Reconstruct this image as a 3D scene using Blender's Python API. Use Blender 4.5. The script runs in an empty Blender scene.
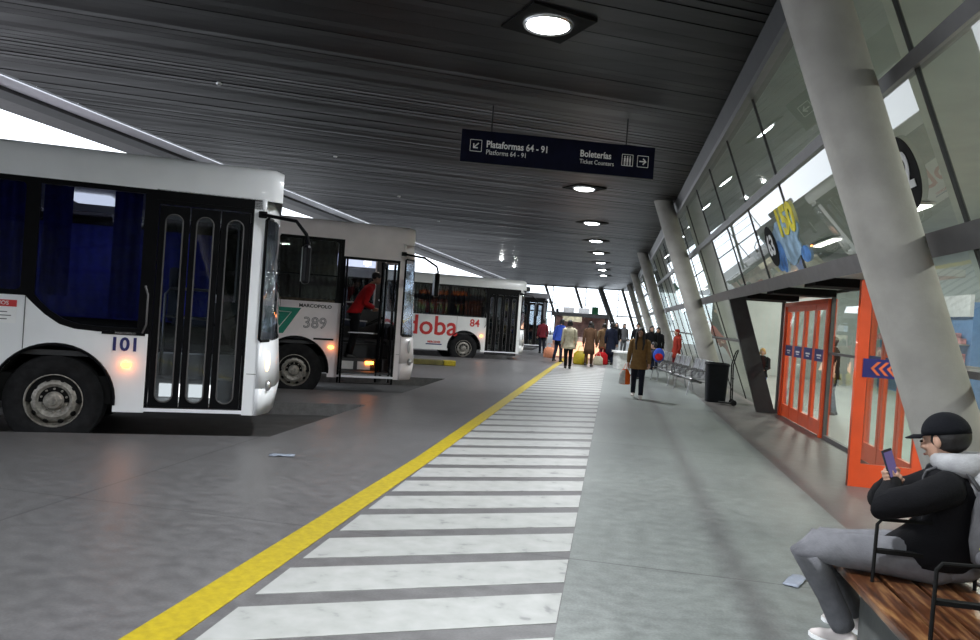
import bpy, math, random
from mathutils import Vector, Matrix
random.seed(7)
S = bpy.context.scene
C = S.collection
PI = math.pi
V = Vector
# ------------------------------------------------------------------ materials
def mat(name, col, rough=.5, metal=0., var=.12, scale=6., bump=0., bscale=40., spec=.5, emit=None, estr=0., coat=0.):
    m = bpy.data.materials.new(name); m.use_nodes = True
    nt = m.node_tree; b = nt.nodes['Principled BSDF']
    b.inputs['Roughness'].default_value = rough; b.inputs['Metallic'].default_value = metal
    b.inputs['Specular IOR Level'].default_value = spec; b.inputs['Coat Weight'].default_value = coat
    tc = nt.nodes.new('ShaderNodeTexCoord')
    n = nt.nodes.new('ShaderNodeTexNoise'); n.inputs['Scale'].default_value = scale; n.inputs['Detail'].default_value = 5
    nt.links.new(tc.outputs['Object'], n.inputs['Vector'])
    r = nt.nodes.new('ShaderNodeValToRGB')
    r.color_ramp.elements[0].position = .3; r.color_ramp.elements[1].position = .7
    r.color_ramp.elements[0].color = [max(0, c*(1-var)) for c in col[:3]] + [1]
    r.color_ramp.elements[1].color = [min(1, c*(1+var)) for c in col[:3]] + [1]
    nt.links.new(n.outputs['Fac'], r.inputs['Fac']); nt.links.new(r.outputs['Color'], b.inputs['Base Color'])
    if bump:
        n2 = nt.nodes.new('ShaderNodeTexNoise'); n2.inputs['Scale'].default_value = bscale; n2.inputs['Detail'].default_value = 4
        nt.links.new(tc.outputs['Object'], n2.inputs['Vector'])
        bp = nt.nodes.new('ShaderNodeBump'); bp.inputs['Strength'].default_value = bump; bp.inputs['Distance'].default_value = .01
        nt.links.new(n2.outputs['Fac'], bp.inputs['Height']); nt.links.new(bp.outputs['Normal'], b.inputs['Normal'])
    if emit:
        b.inputs['Emission Color'].default_value = (*emit, 1); b.inputs['Emission Strength'].default_value = estr
    return m
def glass(name, tint=(.8,.88,.85), ior=1.5, rough=.01, gcol=(1,1,1)):
    m = bpy.data.materials.new(name); m.use_nodes = True
    nt = m.node_tree; nt.nodes.clear()
    o = nt.nodes.new('ShaderNodeOutputMaterial'); mx = nt.nodes.new('ShaderNodeMixShader')
    t = nt.nodes.new('ShaderNodeBsdfTransparent'); g = nt.nodes.new('ShaderNodeBsdfGlossy'); lw = nt.nodes.new('ShaderNodeLayerWeight'); lw.inputs['Blend'].default_value = .5; f = nt.nodes.new('ShaderNodeMath'); pw = nt.nodes.new('ShaderNodeMath')
    t.inputs['Color'].default_value = (*tint, 1); g.inputs['Roughness'].default_value = rough; g.inputs['Color'].default_value = (*gcol, 1)
    F0 = ((ior-1)/(ior+1))**2; pw.operation = 'POWER'; pw.inputs[1].default_value = 5; f.operation = 'MULTIPLY_ADD'; f.inputs[1].default_value = 1-F0; f.inputs[2].default_value = F0
    nt.links.new(lw.outputs['Facing'], pw.inputs[0]); nt.links.new(pw.outputs[0], f.inputs[0])
    nt.links.new(f.outputs[0], mx.inputs[0]); nt.links.new(t.outputs[0], mx.inputs[1]); nt.links.new(g.outputs[0], mx.inputs[2])
    nt.links.new(mx.outputs[0], o.inputs[0]); return m
def emis(name, col, s):
    m = bpy.data.materials.new(name); m.use_nodes = True
    nt = m.node_tree; nt.nodes.clear()
    o = nt.nodes.new('ShaderNodeOutputMaterial'); e = nt.nodes.new('ShaderNodeEmission')
    e.inputs[0].default_value = (*col, 1); e.inputs[1].default_value = s
    nt.links.new(e.outputs[0], o.inputs[0]); return m
M = {}
M['white'] = mat('bus_paint', (.84,.85,.87), .28, var=.04, scale=2.5, coat=.3)
M['white2'] = mat('bus_paint_pinkish', (.80,.73,.74), .35, var=.07, scale=2.5, coat=.2)
M['white3'] = mat('bus_paint_ivory', (.80,.80,.78), .32, var=.05, scale=2.5, coat=.2)
M['black'] = mat('black_rubber_trim', (.003,.003,.004), .32, var=.2, spec=.14)
M['matblack'] = mat('matt_black', (.005,.005,.005), .8, spec=.2, var=.2)
M['tyre'] = mat('tyre_rubber', (.012,.012,.013), .85, spec=.2, var=.35, scale=14, bump=.3, bscale=60)
M['rim'] = mat('worn_steel_rim', (.30,.28,.25), .5, .45, var=.4, scale=22, bump=.2)
M['busglass'] = glass('dark_bus_glass', (.52,.53,.58), 1.45)
M['doorglass'] = glass('bus_door_glass', (.55,.57,.58), 1.5)
M['windshield'] = glass('windshield_glass', (.85,.90,.95), 2.1)
M['curtain'] = mat('blue_curtain', (.018,.03,.36), .85, var=.3, scale=12)
M['curtain2'] = mat('tan_curtain', (.20,.17,.12), .85, var=.3, scale=12)
M['busint'] = mat('bus_interior_grey', (.035,.035,.038), .6)
M['curtain3'] = mat('dark_curtain', (.03,.035,.035), .9, var=.4, scale=12)
M['busint2'] = mat('bus_interior_light', (.62,.62,.62), .5)
M['seat'] = mat('bus_seat_fabric', (.05,.06,.10), .9)
M['steel'] = mat('steel_tube', (.55,.55,.56), .28, 1., var=.08)
M['chrome'] = mat('chair_steel', (.36,.365,.37), .3, .9, var=.1, scale=30)
M['darksteel'] = mat('painted_dark_steel', (.022,.023,.025), .5, var=.25)
M['greysteel'] = mat('painted_grey_steel', (.085,.082,.082), .45, var=.15)
M['navy'] = mat('navy_lettering', (.015,.02,.13), .5)
M['red'] = mat('red_lettering', (.55,.03,.03), .5)
M['outline'] = mat('grey_lettering', (.10,.10,.11), .5)
M['whitetxt'] = mat('white_lettering', (.85,.85,.85), .5, var=.03)
M['greenlogo'] = mat('green_livery', (.0,.20,.13), .4)
M['orange_lamp'] = emis('orange_marker_lamp', (1,.24,.03), 14)
M['head_lamp'] = emis('headlamp_lit', (1,.80,.55), 1.8)
M['step_lamp'] = emis('step_lamp_lit', (.95,.98,1), 2.2)
M['cabin_lamp'] = emis('cabin_tube_lit', (.85,.93,1), 2.2)
M['yellow'] = mat('yellow_paint', (.38,.285,.006), .55, var=.16, scale=18, bump=.15)
M['orange'] = mat('orange_door_paint', (.74,.085,.018), .35, var=.08, scale=4, coat=.2)
M['conc'] = mat('column_concrete', (.34,.325,.30), .62, var=.13, scale=3.5, bump=.25, bscale=30)
M['fglass'] = glass('facade_glass', (.62,.70,.67), 2.0, .012)
M['dglass'] = glass('door_glass', (.86,.92,.90), 1.4, .01)
M['eglass'] = glass('end_wall_glass', (.92,.95,.96), 1.3, .02)
M['signblue'] = mat('dark_navy_sign', (.004,.005,.018), .8, spec=.15, var=.2)
M['stickblue'] = mat('blue_sticker', (.012,.016,.16), .5)
M['stickorange'] = mat('orange_chevron', (.75,.16,.05), .5)
M['lampglow'] = emis('ceiling_lamp_glow', (.93,.97,1), 24)
M['tubeglow'] = emis('interior_tube_glow', (1,.95,.85), 8)
M['sky_strip'] = mat('pale_soffit', (.62,.62,.66), .5, var=.05)
M['brightedge'] = mat('white_edge_strip', (.85,.85,.9), .4, var=.03)
M['paleint'] = mat('pale_interior_paint', (.46,.49,.47), .6, var=.08, scale=1.2)
M['bin'] = mat('black_plastic_bin', (.005,.006,.008), .6, spec=.2, var=.3)
M['skin'] = mat('skin', (.46,.27,.19), .55, var=.08, scale=20)
M['hair'] = mat('black_hair', (.010,.008,.008), .5, var=.4, scale=30, bump=.3)
M['brownhair'] = mat('dark_brown_hair', (.03,.018,.012), .5, var=.4, scale=30)
M['blond'] = mat('blond_hair', (.45,.27,.08), .6, var=.3, scale=40)
def cloth(n, c, v=.15): M[n] = mat('cloth_'+n, c, .9, spec=.2, var=v, scale=16, bump=.25, bscale=90); return M[n]
for n, c in dict(blackc=(.0045,.0045,.006), greyhood=(.36,.36,.37), jeans=(.17,.17,.185), darkjeans=(.012,.014,.024), tan=(.21,.12,.045),
                 cream=(.50,.45,.33), brown=(.085,.045,.025), blue=(.03,.07,.36), navyc=(.014,.018,.035), redc=(.42,.012,.015),
                 camel=(.19,.115,.06), grey=(.12,.12,.13), orangeb=(.75,.13,.02), redd=(.24,.025,.015), capc=(.004,.0045,.007), pack=(.09,.09,.095), lime=(.55,.62,.04),
                 whitec=(.6,.6,.58), peach=(.62,.25,.14), burg=(.16,.02,.03)).items(): cloth(n, c)
M['shoe'] = mat('white_leather_shoe', (.62,.56,.54), .5, var=.08)
M['darkshoe'] = mat('dark_shoe', (.012,.012,.012), .5)
M['phone'] = mat('phone_body', (.012,.018,.03), .2)
M['screen'] = emis('phone_screen', (.30,.24,.55), .35)
M['eye'] = mat('eye_dark', (.02,.015,.01), .2)
M['lip'] = mat('lips', (.35,.13,.11), .5)
M['paper'] = mat('paper_litter', (.24,.27,.33), .5)

def nodes(name):
    m = bpy.data.materials.new(name); m.use_nodes = True
    return m, m.node_tree, m.node_tree.nodes['Principled BSDF'], m.node_tree.nodes, m.node_tree.links
def math_n(nt, op, a, b=None, c=None):
    n = nt.nodes.new('ShaderNodeMath'); n.operation = op
    for i, x in enumerate((a, b, c)):
        if x is None: continue
        if isinstance(x, (int, float)): n.inputs[i].default_value = x
        else: nt.links.new(x, n.inputs[i])
    return n.outputs[0]
def mixc(nt, fac, a, b):
    n = nt.nodes.new('ShaderNodeMix'); n.data_type = 'RGBA'
    for sock, x in ((n.inputs[0], fac), (n.inputs[6], a), (n.inputs[7], b)):
        if isinstance(x, (int, float)): sock.default_value = x
        elif isinstance(x, tuple): sock.default_value = (*x, 1)
        else: nt.links.new(x, sock)
    return n.outputs[2]
def floor_mat():
    m, nt, b, N, L = nodes('polished_concrete')
    tc = N.new('ShaderNodeTexCoord'); sp = N.new('ShaderNodeSeparateXYZ'); L.new(tc.outputs['Object'], sp.inputs[0])
    X, Y = sp.outputs[0], sp.outputs[1]
    def noise(s, d=5, sc=None):
        n = N.new('ShaderNodeTexNoise'); n.inputs['Scale'].default_value = s; n.inputs['Detail'].default_value = d
        if sc:
            mp = N.new('ShaderNodeMapping'); mp.inputs['Scale'].default_value = sc; L.new(tc.outputs['Object'], mp.inputs[0]); L.new(mp.outputs[0], n.inputs['Vector'])
        else: L.new(tc.outputs['Object'], n.inputs['Vector'])
        return n.outputs['Fac']
    n1, n2, n3 = noise(.6), noise(8, 12, (1, 1.35, 1)), noise(60, 4)
    road = (.118,.114,.115); walk = (.180,.196,.186); tile = (.112,.100,.096)
    c = mixc(nt, math_n(nt, 'GREATER_THAN', X, -.19), road, walk)
    c = mixc(nt, math_n(nt, 'GREATER_THAN', X, 2.12), c, tile); c = mixc(nt, math_n(nt, 'GREATER_THAN', X, 3.5), c, (.36,.36,.34))
    # slabs: alternating tone, thin joints across the walk
    ys = math_n(nt, 'MULTIPLY', Y, 1/5.15); fr = math_n(nt, 'FRACT', ys)
    xs = math_n(nt, 'FLOOR', math_n(nt, 'MULTIPLY', math_n(nt, 'ADD', X, .2), 1/.58)); cell = math_n(nt, 'FLOOR', math_n(nt, 'ADD', ys, math_n(nt, 'MULTIPLY', xs, .17)))
    wn = N.new('ShaderNodeTexWhiteNoise'); cb = N.new('ShaderNodeCombineXYZ'); L.new(cell, cb.inputs[0]); L.new(cb.outputs[0], wn.inputs['Vector'])
    slab = math_n(nt, 'MULTIPLY', wn.outputs['Value'], math_n(nt, 'GREATER_THAN', X, -.19))
    c = mixc(nt, math_n(nt, 'MULTIPLY', slab, .22), c, (.11,.118,.115))
    def line(src, pos, w): return math_n(nt, 'LESS_THAN', math_n(nt, 'ABSOLUTE', math_n(nt, 'SUBTRACT', src, pos)), w)
    j = math_n(nt, 'LESS_THAN', fr, .003)
    j = math_n(nt, 'MAXIMUM', j, line(X, -4.06, .012))
    c = mixc(nt, math_n(nt, 'MULTIPLY', j, .6), c, (.05,.05,.05))
    # soft-edged darker band along the middle of the walk
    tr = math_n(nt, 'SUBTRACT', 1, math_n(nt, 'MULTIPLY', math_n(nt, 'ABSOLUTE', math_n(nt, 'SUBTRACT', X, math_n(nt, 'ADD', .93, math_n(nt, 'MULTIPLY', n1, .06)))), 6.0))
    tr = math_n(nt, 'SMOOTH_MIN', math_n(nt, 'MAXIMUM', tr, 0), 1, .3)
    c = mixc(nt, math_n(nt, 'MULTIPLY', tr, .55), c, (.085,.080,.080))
    def ramp(f, a, bb, lo=.3, hi=.7):
        r = N.new('ShaderNodeValToRGB'); r.color_ramp.elements[0].position = lo; r.color_ramp.elements[1].position = hi
        r.color_ramp.elements[0].color = (a,a,a,1); r.color_ramp.elements[1].color = (bb,bb,bb,1); L.new(f, r.inputs[0]); return r.outputs[0]
    mul = N.new('ShaderNodeMix'); mul.data_type = 'RGBA'; mul.blend_type = 'MULTIPLY'; mul.inputs[0].default_value = 1
    L.new(c, mul.inputs[6]); L.new(ramp(n2, .80, 1.16, .34, .68), mul.inputs[7])
    mul2 = N.new('ShaderNodeMix'); mul2.data_type = 'RGBA'; mul2.blend_type = 'MULTIPLY'; mul2.inputs[0].default_value = 1
    L.new(mul.outputs[2], mul2.inputs[6]); L.new(ramp(n1, .86, 1.12), mul2.inputs[7])
    mul3 = N.new('ShaderNodeMix'); mul3.data_type = 'RGBA'; mul3.blend_type = 'MULTIPLY'; mul3.inputs[0].default_value = 1
    L.new(mul2.outputs[2], mul3.inputs[6]); L.new(ramp(n3, .86, 1.12), mul3.inputs[7])
    L.new(mul3.outputs[2], b.inputs['Base Color'])
    L.new(ramp(n2, .36, .46), b.inputs['Roughness'])
    bp = N.new('ShaderNodeBump'); bp.inputs['Strength'].default_value = .010; bp.inputs['Distance'].default_value = .01
    L.new(n2, bp.inputs['Height']); L.new(bp.outputs[0], b.inputs['Normal'])
    return m
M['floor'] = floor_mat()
def paint_mat():
    m, nt, b, N, L = nodes('worn_white_road_paint')
    tc = N.new('ShaderNodeTexCoord')
    n = N.new('ShaderNodeTexNoise'); n.inputs['Scale'].default_value = 7; n.inputs['Detail'].default_value = 9; L.new(tc.outputs['Object'], n.inputs['Vector'])
    r = N.new('ShaderNodeValToRGB'); e = r.color_ramp.elements
    e[0].position = .27; e[0].color = (.2,.2,.2,1); e[1].position = .38; e[1].color = (.33,.335,.32,1)
    x = r.color_ramp.elements.new(.75); x.color = (.41,.41,.40,1)
    L.new(n.outputs[0], r.inputs[0]); L.new(r.outputs[0], b.inputs['Base Color']); b.inputs['Roughness'].default_value = .38
    return m
M['stripe'] = paint_mat()
def ceil_mat():
    m, nt, b, N, L = nodes('dark_slatted_metal_ceiling')
    tc = N.new('ShaderNodeTexCoord'); mp = N.new('ShaderNodeMapping'); mp.inputs['Rotation'].default_value = (0, 0, -math.radians(26)); mp.inputs['Scale'].default_value = (.15, 3, 1)
    L.new(tc.outputs['Object'], mp.inputs[0]); n = N.new('ShaderNodeTexNoise'); n.inputs['Scale'].default_value = 1.5; n.inputs['Detail'].default_value = 4; L.new(mp.outputs[0], n.inputs['Vector'])
    c = mixc(nt, n.outputs[0], (.003,.003,.0034), (.010,.009,.0105))
    L.new(c, b.inputs['Base Color']); L.new(math_n(nt, 'ADD', .30, math_n(nt, 'MULTIPLY', n.outputs[0], .2)), b.inputs['Roughness']); b.inputs['Specular IOR Level'].default_value = .27
    return m
M['ceiling'] = ceil_mat()
def wood_mat():
    m, nt, b, N, L = nodes('weathered_varnished_wood')
    tc = N.new('ShaderNodeTexCoord'); mp = N.new('ShaderNodeMapping'); mp.inputs['Scale'].default_value = (14, 1.6, 14); L.new(tc.outputs['Object'], mp.inputs[0])
    n = N.new('ShaderNodeTexNoise'); n.inputs['Scale'].default_value = 2.2; n.inputs['Detail'].default_value = 8; L.new(mp.outputs[0], n.inputs['Vector'])
    r = N.new('ShaderNodeValToRGB'); e = r.color_ramp.elements
    e[0].position = .28; e[0].color = (.020,.010,.006,1); e[1].position = .72; e[1].color = (.30,.15,.06,1)
    x = r.color_ramp.elements.new(.5); x.color = (.10,.035,.014,1)
    L.new(n.outputs[0], r.inputs[0]); L.new(r.outputs[0], b.inputs['Base Color']); b.inputs['Roughness'].default_value = .3
    b.inputs['Coat Weight'].default_value = .4
    return m
M['wood'] = wood_mat()

# ------------------------------------------------------------------ mesh helpers
def link(o, parent=None):
    C.objects.link(o)
    if parent: o.parent = parent
    return o
def tag(o, label=None, cat=None, group=None, kind=None):
    if label: o['label'] = label
    if cat: o['category'] = cat
    if group: o['group'] = group
    if kind: o['kind'] = kind
    return o
def empty(name, loc=(0,0,0), rz=0, label=None, cat=None, group=None, kind=None):
    o = bpy.data.objects.new(name, None); o.location = loc; o.rotation_euler = (0,0,rz); C.objects.link(o)
    return tag(o, label, cat, group, kind)
class MB:
    def __init__(s): s.v = []; s.f = []
    def add(s, vs, fs, mtx=None):
        b = len(s.v); s.v += [tuple(mtx @ V(p)) if mtx else tuple(p) for p in vs]; s.f += [tuple(i+b for i in f) for f in fs]; return s
    def box(s, c, d, mtx=None):
        x, y, z = c; a, b, e = d[0]/2, d[1]/2, d[2]/2
        vs = [(x+i*a, y+j*b, z+k*e) for i in (-1,1) for j in (-1,1) for k in (-1,1)]
        return s.add(vs, [(0,1,3,2),(4,6,7,5),(0,4,5,1),(2,3,7,6),(0,2,6,4),(1,5,7,3)], mtx)
    def bx(s, lo, hi, mtx=None):
        return s.box([(a+b)/2 for a, b in zip(lo, hi)], [abs(b-a) for a, b in zip(lo, hi)], mtx)
    def tube(s, pts, r, n=10, cap=True, flat=None):
        pts = [V(p) for p in pts]; R = r if isinstance(r, (list, tuple)) else [r]*len(pts)
        b = len(s.v); up = None
        for i, p in enumerate(pts):
            d = (pts[min(i+1, len(pts)-1)] - pts[max(i-1, 0)])
            d = d.normalized() if d.length > 1e-9 else V((0,0,1))
            if up is None:
                up = V((0,0,1)) if abs(d.z) < .9 else V((0,1,0))
            u = d.cross(up)
            if u.length < 1e-6: u = d.cross(V((1,0,0)))
            u.normalize(); w = u.cross(d).normalized(); up = w
            fl = flat or 1
            for k in range(n):
                a = 2*PI*k/n; s.v.append(tuple(p + u*math.cos(a)*R[i] + w*math.sin(a)*R[i]*fl))
        for i in range(len(pts)-1):
            for k in range(n):
                a = b+i*n+k; c = b+i*n+(k+1) % n; s.f.append((a, c, c+n, a+n))
        if cap:
            s.f.append(tuple(b+k for k in range(n))[::-1]); e = b+(len(pts)-1)*n; s.f.append(tuple(e+k for k in range(n)))
        return s
    def lathe(s, prof, n=32, mtx=None, close=False):   # prof (r, h) about the local z axis
        vs = []; fs = []; m = len(prof)
        for k in range(n):
            a = 2*PI*k/n
            for r, h in prof: vs.append((r*math.cos(a), r*math.sin(a), h))
        for k in range(n):
            k2 = (k+1) % n
            for i in range(m-1 if not close else m):
                j = (i+1) % m; fs.append((k*m+i, k2*m+i, k2*m+j, k*m+j))
        return s.add(vs, fs, mtx)
    def loft(s, rings, cap=True, closed=True):
        b = len(s.v); n = len(rings[0])
        for r in rings: s.v += [tuple(p) for p in r]
        for i in range(len(rings)-1):
            for k in range(n if closed else n-1):
                k2 = (k+1) % n; s.f.append((b+i*n+k, b+i*n+k2, b+(i+1)*n+k2, b+(i+1)*n+k))
        if cap:
            s.f.append(tuple(b+k for k in range(n))[::-1]); e = b+(len(rings)-1)*n; s.f.append(tuple(e+k for k in range(n)))
        return s
    def ell(s, c, r, n=16, m=10, mtx=None):
        vs = []; fs = []
        for i in range(m+1):
            t = PI*i/m
            for k in range(n):
                a = 2*PI*k/n; vs.append((c[0]+r[0]*math.sin(t)*math.cos(a), c[1]+r[1]*math.sin(t)*math.sin(a), c[2]+r[2]*math.cos(t)))
        for i in range(m):
            for k in range(n):
                a = i*n+k; b2 = i*n+(k+1) % n; fs.append((a, a+n, b2+n, b2))
        return s.add(vs, fs, mtx)
    def build(s, name, m, parent=None, smooth=False, bevel=0, solid=0, sub=0, kind=None, label=None, split=None):
        me = bpy.data.meshes.new(name); me.from_pydata(s.v, [], s.f); me.validate(); me.update()
        me.materials.append(m)
        import bmesh
        bm = bmesh.new(); bm.from_mesh(me); bmesh.ops.remove_doubles(bm, verts=bm.verts, dist=1e-5); bmesh.ops.recalc_face_normals(bm, faces=bm.faces); bm.to_mesh(me); bm.free()
        if smooth:
            for p in me.polygons: p.use_smooth = True
            if smooth != 'all': me.set_sharp_from_angle(angle=math.radians(38))
        o = bpy.data.objects.new(name, me); link(o, parent)
        if solid:
            md = o.modifiers.new('s', 'SOLIDIFY'); md.thickness = solid; md.offset = 0
        if bevel:
            md = o.modifiers.new('b', 'BEVEL'); md.width = bevel; md.segments = 2; md.limit_method = 'ANGLE'
        if sub:
            md = o.modifiers.new('u', 'SUBSURF'); md.levels = sub; md.render_levels = sub
        if kind: o['kind'] = kind
        if label: o['label'] = label
        return o
def bake(o):
    dg = bpy.context.evaluated_depsgraph_get(); dg.update()
    me = bpy.data.meshes.new_from_object(o.evaluated_get(dg)); return me
def plate(outer, holes, t, basis, name, m, parent=None, kind=None, bevel=0):
    """flat plate with holes: outline in (u, v), basis = (origin, U, V); thickness t centred"""
    cu = bpy.data.curves.new('tmp', 'CURVE'); cu.dimensions = '2D'; cu.fill_mode = 'BOTH'; cu.extrude = t/2
    for poly in [outer]+holes:
        sp = cu.splines.new('POLY'); sp.points.add(len(poly)-1); sp.use_cyclic_u = True
        for i, p in enumerate(poly): sp.points[i].co = (p[0], p[1], 0, 1)
    o = bpy.data.objects.new('tmp', cu); C.objects.link(o)
    me = bake(o); C.objects.unlink(o); bpy.data.objects.remove(o)
    O, U, W = V(basis[0]), V(basis[1]), V(basis[2]); Nn = U.cross(W)
    for v in me.vertices:
        c = v.co.copy(); v.co = O+U*c.x+W*c.y+Nn*c.z
    me.name = name; me.materials.clear(); me.materials.append(m)
    r = bpy.data.objects.new(name, me); link(r, parent)
    if kind: r['kind'] = kind
    return r
def text(body, size, basis, name, m, parent, extrude=.003, bold=0., align='CENTER', sx=1., shear=0., kind=None):
    cu = bpy.data.curves.new('tmp', 'FONT'); cu.body = body; cu.size = size; cu.extrude = extrude; cu.offset = bold
    cu.align_x = align; cu.align_y = 'CENTER'; cu.shear = shear; cu.resolution_u = 3
    o = bpy.data.objects.new('tmp', cu); C.objects.link(o); me = bake(o); C.objects.unlink(o); bpy.data.objects.remove(o)
    O, U, W = V(basis[0]), V(basis[1]), V(basis[2]); Nn = U.cross(W)
    for v in me.vertices:
        c = v.co.copy(); v.co = O+U*c.x*sx+W*c.y+Nn*c.z
    me.materials.clear(); me.materials.append(m)
    r = bpy.data.objects.new(name, me); link(r, parent)
    if kind: r['kind'] = kind
    return r
def copy_tree(o, parent=None):
    c = o.copy(); C.objects.link(c)
    if parent: c.parent = parent
    for ch in [x for x in bpy.data.objects if x.parent == o]: copy_tree(ch, c)
    return c
def rrect(x0, y0, x1, y1, r, n=6):
    r = min(r, (x1-x0)/2-1e-4, (y1-y0)/2-1e-4)
    P = []
    for cx, cy, a0 in ((x1-r, y1-r, 0), (x0+r, y1-r, 90), (x0+r, y0+r, 180), (x1-r, y0+r, 270)):
        for k in range(n+1):
            a = math.radians(a0+90*k/n); P.append((cx+r*math.cos(a), cy+r*math.sin(a)))
    return P
def arc(cx, cy, r, a0, a1, n):
    return [(cx+r*math.cos(math.radians(a0+(a1-a0)*k/n)), cy+r*math.sin(math.radians(a0+(a1-a0)*k/n))) for k in range(n+1)]

# ------------------------------------------------------------------ camera
cam = bpy.data.cameras.new('camera'); co = bpy.data.objects.new('camera', cam); C.objects.link(co)
f = 740.0; SL = .070; H = 1.65
Yc = V((124, -3, f)).normalized(); hh = V((1, -SL, 0)); Zc = -(Yc.cross(hh)); Zc = Zc if Zc.y > 0 else -Zc; Zc.normalize(); Xc = Zc.cross(Yc); Xc = Xc if Xc.x > 0 else -Xc
right = V((Xc.x, Yc.x, Zc.x)); up = V((Xc.y, Yc.y, Zc.y)); fw = V((Xc.z, Yc.z, Zc.z))
co.matrix_world = Matrix(((right.x, up.x, -fw.x, 0), (right.y, up.y, -fw.y, 0), (right.z, up.z, -fw.z, H), (0, 0, 0, 1)))
cam.sensor_width = 36; cam.lens = f/980*36; cam.clip_end = 500; cam.clip_start = .05
S.camera = co

# ------------------------------------------------------------------ setting
A = math.radians(64); D = V((math.sin(A), math.cos(A), 0)); TAN = math.cos(A)/math.sin(A)
def slab(poly, z0, z1, name, m, kind='structure'):
    b = MB(); n = len(poly)
    b.add([(x, y, z0) for x, y in poly]+[(x, y, z1) for x, y in poly], [tuple(range(n))[::-1], tuple(range(n, 2*n))]+[(i, (i+1) % n, (i+1) % n+n, i+n) for i in range(n)])
    return b.build(name, m, kind=kind)
def ybay(x, y0): return y0+(x+6.2)*TAN
XE = -3.97
bays = [(7.24, 10.75), (12.85, 16.6), (26.2, 30.0), (35.7, 39.4)]
fl = MB()
def fpoly(poly):
    n = len(poly); fl.add([(x, y, -.25) for x, y in poly]+[(x, y, 0) for x, y in poly], [tuple(range(n))[::-1], tuple(range(n, 2*n))]+[(i, (i+1) % n, (i+1) % n+n, i+n) for i in range(n)])
fpoly([(XE, -32), (16, -32), (16, 80), (XE, 80)])
XL = -20
prev = -30
for y0, y1 in bays+[(200, 0)]:
    if y0 > 100: fpoly([(XL, ybay(XL, prev)), (XE, ybay(XE, prev)), (XE, 80), (XL, 80)]); break
    if prev < -20: fpoly([(XL, -32), (XE, -32), (XE, ybay(XE, y0)), (XL, ybay(XL, y0))])
    else: fpoly([(XL, ybay(XL, prev)), (XE, ybay(XE, prev)), (XE, ybay(XE, y0)), (XL, ybay(XL, y0))])
    prev = y1
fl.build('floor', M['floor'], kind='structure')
M['asphalt'] = mat('bay_asphalt', (.045,.043,.042), .6, var=.3, scale=4, bump=.2)
b = MB(); b.bx((-60, -40, -.4), (XE+.3, 110, -.2)); b.build('ground', M['asphalt'], kind='structure')
# markings
b = MB()
for (ya, a0, a1), (yb2, c0, c1) in (((-30, -2.19, -1.96), (3, -2.19, -1.95)), ((3, -2.19, -1.95), (8, -2.06, -1.87)), ((8, -2.06, -1.87), (60, -2.0, -1.80))):
    P = [(a0, ya), (a1, ya), (c1, yb2), (c0, yb2)]; b.add([(x, y, 0) for x, y in P]+[(x, y, .004) for x, y in P], [(0,3,2,1),(4,5,6,7),(0,1,5,4),(1,2,6,5),(2,3,7,6),(3,0,4,7)])
b.build('yellow_line', M['yellow'], kind='structure')
b = MB(); b.bx((-6.45, 0, 0), (0, 0, 0)); b = MB()
k = 0
y = 3.84-.64*5
while y < 27.5:
    pts = [(-.195, y-.45), (-.195, y), (-1.86, y-1.665*TAN), (-1.86, y-1.665*TAN-.45)]
    b.add([(px, py, .0) for px, py in pts]+[(px, py, .004) for px, py in pts], [(0,1,2,3),(7,6,5,4),(0,4,5,1),(1,5,6,2),(2,6,7,3),(3,7,4,0)])
    y += .64
b.build('crossing_stripes', M['stripe'], kind='structure')
# ceiling
b = MB(); b.bx((-10.0, -32, 5.015), (1.5, 75, 5.035)); rc = random.Random(5); yy = -38.0
while yy < 79:
    z1, z2 = 4.994+rc.uniform(-.006, .006), 4.994+rc.uniform(-.006, .006); w_ = .19
    x0, x1 = -10.0, 1.5; sft = (x1-x0)*TAN; P = []
    for (x, dy) in ((x0, 0), (x1, sft)):
        for yq, zq in ((yy, z1), (yy+w_, z2)):
            P.append((x, min(75, max(-32, yq+dy)), zq))
    b.add(P+[(p[0], p[1], 5.013) for p in P], [(0,2,3,1),(4,5,7,6),(0,4,6,2),(1,3,7,5)])
    yy += .20
b.build('ceiling', M['ceiling'], kind='structure')
b = MB(); b.bx((1.5, -32, 5.0), (16, 75, 5.25)); b.build('ceiling_inside', M['paleint'], kind='structure')
b = MB(); b.bx((-10.75, -32, 5.02), (-10.24, 75, 5.04)); b.build('trim_2', M['sky_strip'], kind='structure')
b = MB(); b.bx((-11.25, -32, 4.95), (-10.75, 75, 5.25)); b.build('trim_3', M['darksteel'], kind='structure')
b = MB(); b.bx((-12.15, -32, 5.0), (-11.25, 75, 5.1)); b.build('trim_4', M['greysteel'], kind='structure')
# facade plane X = 3.3 - .374 z
LN = .374
def fx(z, off=0): return 3.3-LN*z+off
nrm = V((-1, 0, -LN)).normalized()      # outward
tv = V((-LN, 0, 1))
def strip(y0, y1, z0, z1, d_out, d_in, name, m, kind='structure', parent=None):
    b = MB(); P = []
    for yy in (y0, y1):
        for z, d in ((z0, d_out), (z1, d_out), (z1, -d_in), (z0, -d_in)):
            p = V((fx(z), yy, z))+nrm*d; P.append(tuple(p))
    b.add(P, [(0,1,2,3),(7,6,5,4),(0,4,5,1),(1,5,6,2),(2,6,7,3),(3,7,4,0)])
    return b.build(name, m, parent, kind=kind)
YN, YF = -31.5, 74.5
strip(YN, YF, 4.72, 5.0, .06, .1, 'wall_upper_fascia', M['darksteel'])
strip(YN, YF, 4.66, 4.72, .12, .1, 'trim_5', M['greysteel'])
strip(YN, YF, 3.58, 3.68, .05, .08, 'trim_6', M['greysteel'])
strip(YN, YF, 2.34, 2.52, .07, .12, 'trim_7', M['greysteel'])
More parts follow.
